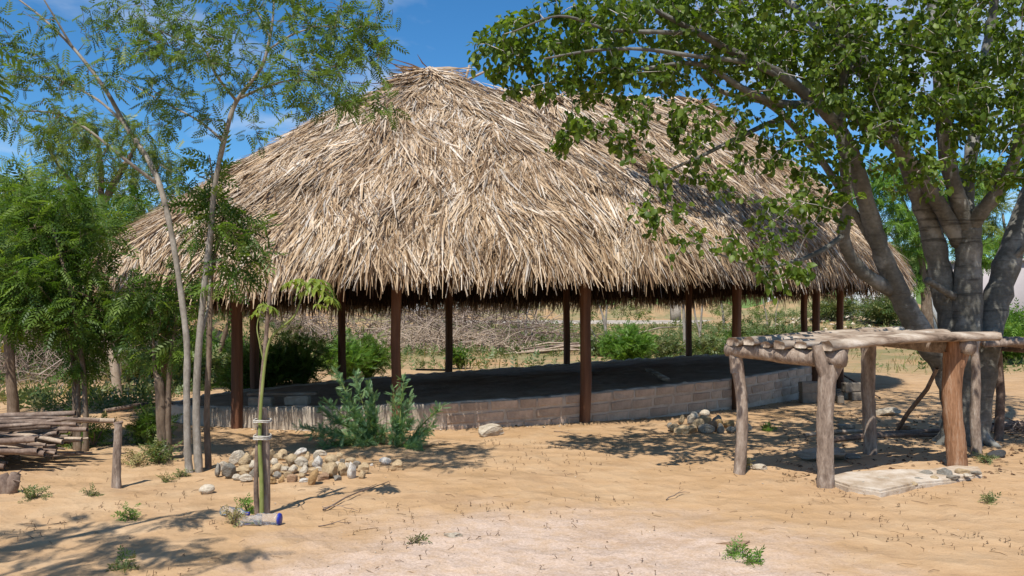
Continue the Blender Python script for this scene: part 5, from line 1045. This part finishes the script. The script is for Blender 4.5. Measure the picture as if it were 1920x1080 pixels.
# ------------------------------------------------------------------ the rack (raised plank table)
LL, FF, RR, KK = [Gd(*q) for q in ((1385, 888), (1549, 914), (1797, 877), (1632, 851))]
HT = 1.30
rack = thing('plank_rack', 'raised rack of rough grey planks on four forked log legs', 'rack', ((LL+FF+RR+KK)/4).to_tuple())
def leg(b, up, py_top, r0, fork, mat=LEGWOOD, bend=.0, lean=(0, 0)):
    top = Vector((b.x+lean[0], b.y+lean[1], HT-.13+up)); g = Geo()
    pts = [(b.x, b.y, -.1, r0*1.02), (b.x+bend, b.y, .3, r0), (b.x+bend*1.6+lean[0]*.5, b.y+lean[1]*.5, .75, r0*.98), (*top, r0*1.05)]
    l = smooth_path(pts); g.tube(l[:, :3], l[:, 3], 11, rough=.045)
    o = g.put('leg', mat, rack)
    for q in fork:
        g = Geo(); g.tube([top+Vector((0, 0, -.16)), top+Vector((q[0]*.6, q[1]*.6, .02)), top+Vector((q[0], q[1], q[2]))], [r0*.9, r0*.78, r0*.55], 9, rough=.05); g.put('fork', mat, o)
    return top
ZL, ZF, ZR, ZK = .03, 0, .08, .11
u_ = (FF-LL).normalized(); w_ = (RR-FF).normalized()
tL = leg(LL, .03, 0, .062, ((-.04, .02, .12), (.03, -.01, .06)), LEGWOOD, .03, (-.03, 0))
tF = leg(FF, 0, 0, .082, ((-.12, -.02, .19), (.17, .02, .17)), LEGWOOD, -.01, (.02, 0))
tR = leg(RR, .08, 0, .10, ((-.05, -.06, .13), (.16, .03, .14)), REDWOOD, -.03, (-.04, 0))
tK = leg(KK, .11, 0, .078, ((-.06, .03, .12), (.06, .03, .12)), LEGWOOD, -.01, (-.02, 0))
def beam(a, b, r0, r1, ext=.16):
    dv = (b-a).normalized(); g = Geo(); p0, p1 = a-dv*ext, b+dv*ext; pts = [p0.lerp(p1, u)+Vector((0, 0, .012*math.sin(u*6+r0*90))) for u in np.linspace(0, 1, 9)]
    g.tube(pts, np.linspace(r0, r1, 9), 12, rough=.04); g.put('crossbeam', LEGWOOD, rack)
beam(Vector((tL.x, tL.y, HT-.06+ZL)), Vector((tF.x+.05, tF.y-.02, HT-.07+ZF)), .075, .088, .10)
beam(Vector((tK.x, tK.y, HT-.06+ZK)), Vector((tR.x+.06, tR.y-.02, HT-.06+ZR)), .07, .085, .12)
# planks: half-round slabs
def plank(a, b, w, th, off, sag=.0):
    dv = (b-a).normalized(); sd_ = Vector((-dv.y, dv.x, 0)).normalized(); N = 11; V, F = [], []
    prof = [(-1, .25), (-.85, .75), (-.4, .96), (.1, 1), (.6, .9), (.9, .6), (1, .2), (.7, 0), (-.7, 0)]; wv = [random.uniform(.86, 1.12) for _ in range(N)]; kk = len(prof)
    for i in range(N):
        u = i/(N-1); c = a.lerp(b, u)+sd_*(.02*math.sin(u*5+off))+Vector((0, 0, .012*math.sin(u*4+off*2)-sag*math.sin(u*3.14)))
        for s_, h in prof: V.append(c+sd_*(s_*w/2*wv[i])+Vector((0, 0, h*th*(1+.06*random.gauss(0, 1)))))
    for i in range(N-1):
        for j in range(kk): F.append([i*kk+j, (i+1)*kk+j, (i+1)*kk+(j+1) % kk, i*kk+(j+1) % kk])
    for e in (0, N-1):
        q = e*kk; o_ = [[q, q+1, q+7, q+8], [q+1, q+2, q+3, q+7], [q+3, q+4, q+5, q+7], [q+5, q+6, q+7, q+7]]
        for f_ in o_[:3]: F.append(f_ if e else f_[::-1])
    me = np.array([tuple(v) for v in V])
    # grain runs along local x: build at the origin, then turn
    o = put('plank', me, np.array(F), GREYWOOD, rack, smooth=True); return o
base0 = Vector((tF.x, tF.y, HT+.005)); across = Vector((tL.x-tF.x, tL.y-tF.y, 0)); Lc = across.length; across.normalize(); alongv = w_.copy(); alongv.z = 0; alongv.normalize()
offs = [(-.06, .22, .095), (.18, .20, .07), (.39, .18, .085), (.57, .16, .06), (.75, .18, .08), (.95, .20, .09)]
for i, (o_, w0, th) in enumerate(offs):
    a = base0+across*(o_+.02)-alongv*random.uniform(.03, .12); b = base0+across*(o_+.01)+alongv*(2.25+random.uniform(-.03, .12)); 
    f_ = o_/1.0; a.z += ZL*f_; b.z += ZR+(ZK-ZR)*f_
    pk_ = plank(a, b, w0, th, i, -.01)
# slab with set stones
sl = thing('stone_slab', 'whitewashed concrete strip with grey cobbles set in it beneath the rack', 'slab', Gd(1690, 905))
edge = [Gd(*q) for q in ((1543, 907), (1590, 922), (1652, 932), (1720, 918), (1780, 908), (1842, 895), (1838, 886), (1790, 880), (1735, 886), (1690, 893), (1640, 893), (1585, 896))]
k = M('whitewashed_concrete'); c = k.ramp(k.noise(5, 6, .65), [(.3, (.30, .215, .14)), (.48, (.46, .37, .28)), (.72, (.62, .55, .47))]); k.bump(k.noise(16, 6, .7), .8, .02); SLABM = k.done(c, .95, .15)
bm = bmesh.new(); vs = [bm.verts.new((p.x, p.y, p.z+(.06 if p.x < 4.15 else .035)+random.gauss(0, .008))) for p in edge]; top = bm.faces.new(vs)
r_ = bmesh.ops.extrude_face_region(bm, geom=[top]); lo = [v for v in r_['geom'] if isinstance(v, bmesh.types.BMVert)]
for v in lo: v.co.z -= .2
bmesh.ops.recalc_face_normals(bm, faces=bm.faces); bmesh.ops.bevel(bm, geom=[e for e in bm.edges if e.verts[0].co.z > .02 and e.verts[1].co.z > .02], offset=.02, segments=2, affect='EDGES')
bmesh.ops.triangulate(bm, faces=[f_ for f_ in bm.faces if len(f_.verts) > 4])
me = bpy.data.meshes.new('slab'); 
for v in bm.verts: v.co -= ORG[sl]
bm.to_mesh(me); bm.free(); me.materials.append(SLABM); o = bpy.data.objects.new('slab', me); C.objects.link(o); o.parent = sl
for px, py, w, h, c in ((1735, 889, 36, 16, 'g'), (1770, 887, 38, 18, 'G'), (1700, 893, 26, 10, 'w'), (1805, 886, 34, 15, 't'), (1830, 888, 20, 9, 'g'), (1622, 908, 26, 7, 'g'), (1660, 900, 30, 9, 'w'), (1683, 898, 24, 8, 'w'), (1720, 901, 30, 10, 'g'), (1752, 898, 26, 11, 't'), (1788, 896, 30, 11, 'g'), (1815, 893, 24, 10, 'w'), (1712, 909, 22, 8, 't')):
    gpt = Gd(px, py+8); d = gpt.y; inst('cobble', random.choice(SM), (gpt.x, d, gpt.z+.05), (0, 0, random.random()), (w/FPX*d/2, w/FPX*d/2.4, h/FPX*d/2), sl, SC[c])
# poles and sticks round the rack
b = Gd(1832, 852); g = Geo(); l = LB((*b[:2], b.z-.1, .062), (1828, 780, b.y, .058), (1830, 700, b.y, .05), (1826, 650, b.y, .045)); g.tube(l[:, :3], l[:, 3], 9, rough=.04)
t = thing('forked_pole', 'slim upright pole with a forked tip standing beside the rack', 'pole', b); g.put('shaft', LEGWOOD, t)
for q in ((1815, 622), (1836, 628)):
    g = Geo(); g.tube([P(1827, 668, b.y), P((1827+q[0])/2, 648, b.y), P(*q, b.y)], [.04, .032, .022], 8); g.put('prong', STICK_PALE, t)
a = Gd(1680, 812); e = P(1757, 690, D0-.45); g = Geo(); g.tube([a, a.lerp(e, .35)+Vector((-.03, 0, -.03)), a.lerp(e, .7)+Vector((.04, 0, 0)), e], [.03, .03, .028, .024], 7, rough=.05); g.put('leaning_stick', STICK, origin=a, label='crooked stick leaning against the grey trunks', cat='stick')
for (x0, y0, x1, y1, r_, lb, m_) in ((1508, 820, 1632, 812, .028, 'pale straight pole on the sand under the rack', STICK_PALE), (1560, 830, 1770, 812, .035, 'long dark pole lying toward the grey trunks', STICK), (1640, 822, 1775, 822, .03, 'dark stick lying beside the long dark pole', STICK), (1850, 812, 1935, 806, .05, 'thick dark pole lying past the grey trunks', STICK), (1862, 803, 1940, 800, .04, 'dark pole behind the thick one past the trunks', STICK), (1560, 718, 1650, 748, .02, 'thin stick propped on the loose blocks', STICK)):
    a, b = Gd(x0, y0), Gd(x1, y1); z = .28 if 'propped' in lb else 0; g = Geo(); g.tube([a+Vector((0, 0, r_+z*1.2)), a.lerp(b, .5)+Vector((0, .03, r_+.015+z*.6)), b+Vector((0, 0, r_))], [r_, r_*1.05, r_*.8], 7, rough=.05); g.put('pole', m_, origin=a, label=lb, cat='pole')
# second rack of poles
c = P(1915, 645, 10.6); rk = thing('pole_rack', 'rack of knotty dark poles laid side by side beyond the forked pole', 'rack', (c.x+.5, 10.7, 0))
for i in range(7):
    y = 10.15+i*.17; x0 = 5.62+random.uniform(-.05, .35); g = Geo(); pts = [Vector((x0+u*2.4, y+.04*math.sin(u*5+i), 1.29+.02*math.sin(u*9+i)+.02*random.random())) for u in np.linspace(0, 1, 14)]
    g.tube(pts, .042*(1+.22*rng.normal(size=14)*.6), 8, rough=.10); g.put('pole', STICK if i % 2 else LEGWOOD, rk)
for x, y in ((6.38, 10.25), (6.38, 11.2), (7.8, 10.25), (7.8, 11.2)):
    g = Geo(); g.tube([(x, y, -.1), (x+.03, y, .6), (x-.02, y, 1.24)], [.06, .055, .06], 9, rough=.05); g.put('leg', STICK, rk)
for x in (6.38, 7.8):
    g = Geo(); g.tube([(x, 10.1, 1.22), (x, 11.35, 1.22)], [.045, .045], 8); g.put('crossbeam', STICK, rk)

# ------------------------------------------------------------------ loose blocks, bench, plank on the floor
cb = [rough_box('block_body', .2, .09, .1, BLOCK, .006) for _ in range(3)]
lab = ['lower loose block nearest the plinth corner', 'upper loose block stacked at the plinth corner', 'loose block lying end-on past the stacked pair', 'dark loose block behind the rack leg', 'rounded loose block in front of the others', 'topmost loose block of the far group', 'loose block at the back of the far group', 'half block leaning in the far group']
for (px, bot, zz, yw, sc_, lb) in ((1525, 757, 0, .1, 1.05, lab[0]), (1523, 757, .2, .15, 1.0, lab[1]), (1577, 752, 0, .9, .8, lab[2]), (1612, 752, 0, .2, .8, lab[3]), (1580, 757, 0, 1.3, .7, lab[4]), (1600, 752, .17, .3, .9, lab[5]), (1625, 735, 0, .7, .9, lab[6]), (1563, 748, .0, .4, .8, lab[7])):
    p = Gd(px, bot); g_ = random.uniform(.8, 1.15)
    inst('concrete_block', random.choice(cb), (p.x, p.y+.12, p.z+.1*sc_+zz), (0, 0, yw), (sc_,)*3, None, (.27*g_, .235*g_, .195*g_), label=lb, cat='block', group='loose blocks at the plinth corner')
k = M('chipped_concrete'); c = k.ramp(k.noise(7, 6, .65), [(.3, (.22, .18, .14)), (.7, (.40, .35, .29))]); k.bump(k.noise(20, 5, .7), .7, .015); CHIP = k.done(c, .95, .1)
pb = Vector((P(525, 752, 12.75).x, 12.75, ztop(-3.4))); bench = thing('bench', 'low bench of one weathered board on two concrete blocks at the floor edge', 'bench', pb)
for px in (489, 558):
    x = (px-960)/FPX*12.6; me = rough_box('support', .17, .12, .07, CHIP, .006); inst('support', me, (x, 12.62, ztop(x)+.06), (0, 0, .05), (1, 1, 1), bench)
x0, x1 = (466-960)/FPX*12.75, (592-960)/FPX*12.75; g = Geo(); g.box(((x0+x1)/2, 12.78, ztop(-3.4)+.15), ((x1-x0)/2, .11, .018), -.02, -.01); g.put('seat_board', GREYWOOD, bench, smooth=False)
a = P(1250, 725, 14.6); e = P(1216, 692, 16.6); g = Geo(); m_ = (a+e)/2; g.box((m_.x, m_.y, ztop(m_.x)+.06), ((e-a).length/2, .06, .02), math.atan2(e.y-a.y, e.x-a.x), -.02); g.put('board', GREYWOOD, smooth=False, origin=(m_.x, m_.y, ztop(m_.x)), label='loose grey board lying on the shaded floor', cat='board')
a = P(808, 690, 19.0); g = Geo(); g.box((a.x, 19.1, ztop(a.x)+.05), (.35, .04, .02), .2, .03); g.put('board', BROWNBARK, smooth=False, origin=(a.x, 19.1, ztop(a.x)), label='short dark board at the far floor edge', cat='board')

# ------------------------------------------------------------------ far things
# stacked poles past the floor
for i in range(30):
    a = Gd(940+random.uniform(0, 180), 664+random.uniform(-6, 3)); ln_ = random.uniform(2.2, 5); yw = random.gauss(.12, .12); z = .06+.55*random.random()*(i/30)
    e = a+Vector((ln_*math.cos(yw), ln_*math.sin(yw)*1.5, 0)); e.z = T(e.x, e.y); g = Geo()
    g.tube([a+Vector((0, 0, z*.4+.03)), a.lerp(e, .5)+Vector((0, 0, z+.08)), e+Vector((0, 0, z+.03))], [.035, .04, .03], 6, rough=.05); g.put('pole', STICK_PALE if i % 3 else STICK, origin=a, label='pale pole' .replace('pale', 'bleached' if i % 3 else 'brown')+' in the low stack on the waste ground beyond the floor', cat='pole', group='poles stacked beyond the floor')
a, e = Gd(1180, 640), Gd(1280, 622); g = Geo(); g.tube([a+Vector((0, 0, .3)), a.lerp(e, .5)+Vector((0, 0, .5)), e+Vector((0, 0, .35))], [.06, .05, .03], 6); g.put('branch', STICK_PALE, origin=a, label='long bare branch lying behind the bright feathery bush', cat='branch')
k = M('whitewash'); c = k.ramp(k.noise(.8, 6, .65), [(.3, (.60, .58, .56)), (.6, (.80, .79, .78))]); WHITE = k.done(c, .9, .1)
k = M('mauve_render'); c = k.ramp(k.noise(.5, 6, .65), [(.3, (.36, .32, .33)), (.7, (.46, .42, .42))]); MAUVE = k.done(c, .9, .1)
k = M('grey_door'); DOORM = k.done((.44, .46, .47), .5, .3)
k = M('dark_opening'); DARK = k.done((.02, .02, .02), .9, .1)
k = M('roof_sheet'); SHEET = k.done(k.ramp(k.noise(.7, 4, .6), [(.3, (.30, .27, .25)), (.7, (.45, .42, .40))]), .7, .2)
# white house on the bank
def facade(px0, px1, d):
    """local frame of a building seen square on: origin mid-front on the ground, width, yaw"""
    xm = ((px0+px1)/2-960)/FPX*d; yw = -math.atan2(xm, d); w = (px1-px0)/FPX*d*math.cos(yw); return Vector((xm, d, T(xm, d))), w, yw
def lbox(o, yw, x, y, z, hx_, hy, hz, tiltp=0):
    g = Geo(); g.box((o.x+x*math.cos(yw)-y*math.sin(yw), o.y+x*math.sin(yw)+y*math.cos(yw), o.z+z), (hx_, hy, hz), yw, tiltp); return g
o, w, yw = facade(1583, 1716, 67); h = thing('white_house', 'small whitewashed house with a grey door on the rubble bank', 'house', o)
lbox(o, yw, 0, 2.5, 1.45, w/2, 2.5, 1.75).put('wall', WHITE, h, smooth=False)
lbox(o, yw, 0, 2.5, 3.27, w/2+.3, 2.9, .06, .02).put('roof', SHEET, h, smooth=False)
dxx = (1607-1649.5)/FPX*67
lbox(o, yw, dxx, -.02, .95, .45, .04, .98).put('door', DOORM, h, smooth=False)
vt = lbox(o, yw, dxx, -.03, 2.25, .55, .03, .24).put('vent', DARK, h, smooth=False)
for q in range(5): lbox(o, yw, dxx-.44+q*.22, -.07, 2.25, .03, .02, .25).put('vent_bar', WHITE, vt, smooth=False)
lbox(o, yw, dxx+1.1, -.25, 1.3, .28, .25, 1.7).put('buttress', WHITE, h, smooth=False)
wdw = lbox(o, yw, dxx+2.6, -.02, 1.5, .4, .04, .45).put('window', DARK, h, smooth=False); lbox(o, yw, dxx+2.6, -.05, 1.02, .5, .06, .04).put('sill', WHITE, wdw, smooth=False)
# mauve building behind the big tree
o, w, yw = facade(1770, 1925, 42); h = thing('mauve_building', 'plain mauve-grey building with a white corner bay behind the big tree', 'building', o)
lbox(o, yw, 0, 3, 1.9, w/2, 3, 2.1).put('wall', MAUVE, h, smooth=False)
lbox(o, yw, -w/2-.34, 2.6, 2.4, .32, 2.8, 2.6).put('corner_bay', WHITE, h, smooth=False)
lbox(o, yw, 0, 3, 4.06, w/2+.2, 3.2, .06).put('roof', SHEET, h, smooth=False)
# far boundary walls
for x0, x1, dd, z1, lb in ((560, 800, 130, 4.0, 'long white boundary wall beyond the dead brush'), (940, 1016, 135, 5.0, 'white gable end beyond the sand mounds'), (1440, 1475, 118, 4.4, 'pale wall end beyond the road')):
    xa, xb = (x0-960)/FPX*dd, (x1-960)/FPX*dd; gz = T((xa+xb)/2, dd); t = thing('boundary_wall', lb, 'wall', ((xa+xb)/2, dd, gz)); g = Geo(); g.box(((xa+xb)/2, dd, gz/2+z1/2-.5), ((xb-xa)/2, .15, (z1-gz)/2+.9)); g.put('wall_face', WHITE, t, smooth=False)
    g = Geo(); g.box(((xa+xb)/2, dd, z1+.45), ((xb-xa)/2+.05, .25, .08)); g.put('coping', KERBM, t, smooth=False)
c = Gd(1245, 597); g = Geo(); zt_ = T(c.x, 97); g.box((c.x, 97, zt_+.9), (.55, .4, 1.1)); g.box((c.x, 97, zt_+2.05), (.62, .46, .07)); g.put('concrete_pillar', CHIP, smooth=False, origin=(c.x, 97, zt_), label='stubby grey concrete pillar beside the road', cat='pillar')
# a scrap of yellow plastic caught in the thicket behind the bare trunk
k = M('yellow_plastic'); YEL = k.done((.75, .52, .03), .4, .3); k = M('white_plastic'); WPL = k.done((.8, .8, .8), .4, .3)
c = P(14, 652, 13.9); t = thing('plastic_scrap', 'crumpled yellow and white plastic scrap caught behind the straight bare trunk', 'scrap', c)
def scrap(nm, c, s, m_):
    gx = np.linspace(-1, 1, 5); A, B = np.meshgrid(gx, gx); Zz = .4*rng.normal(size=A.shape); V = np.stack([c.x+A*s, c.y+Zz*s, c.z+B*s*(1-.3*np.abs(A))], -1).reshape(-1, 3); ii = np.arange(25).reshape(5, 5)
    put(nm, V, np.stack([ii[:-1, :-1], ii[:-1, 1:], ii[1:, 1:], ii[1:, :-1]], -1).reshape(-1, 4), m_, t, smooth=True)
scrap('yellow_sheet', c, .10, YEL); scrap('white_sheet', P(26, 640, 13.95), .05, WPL)
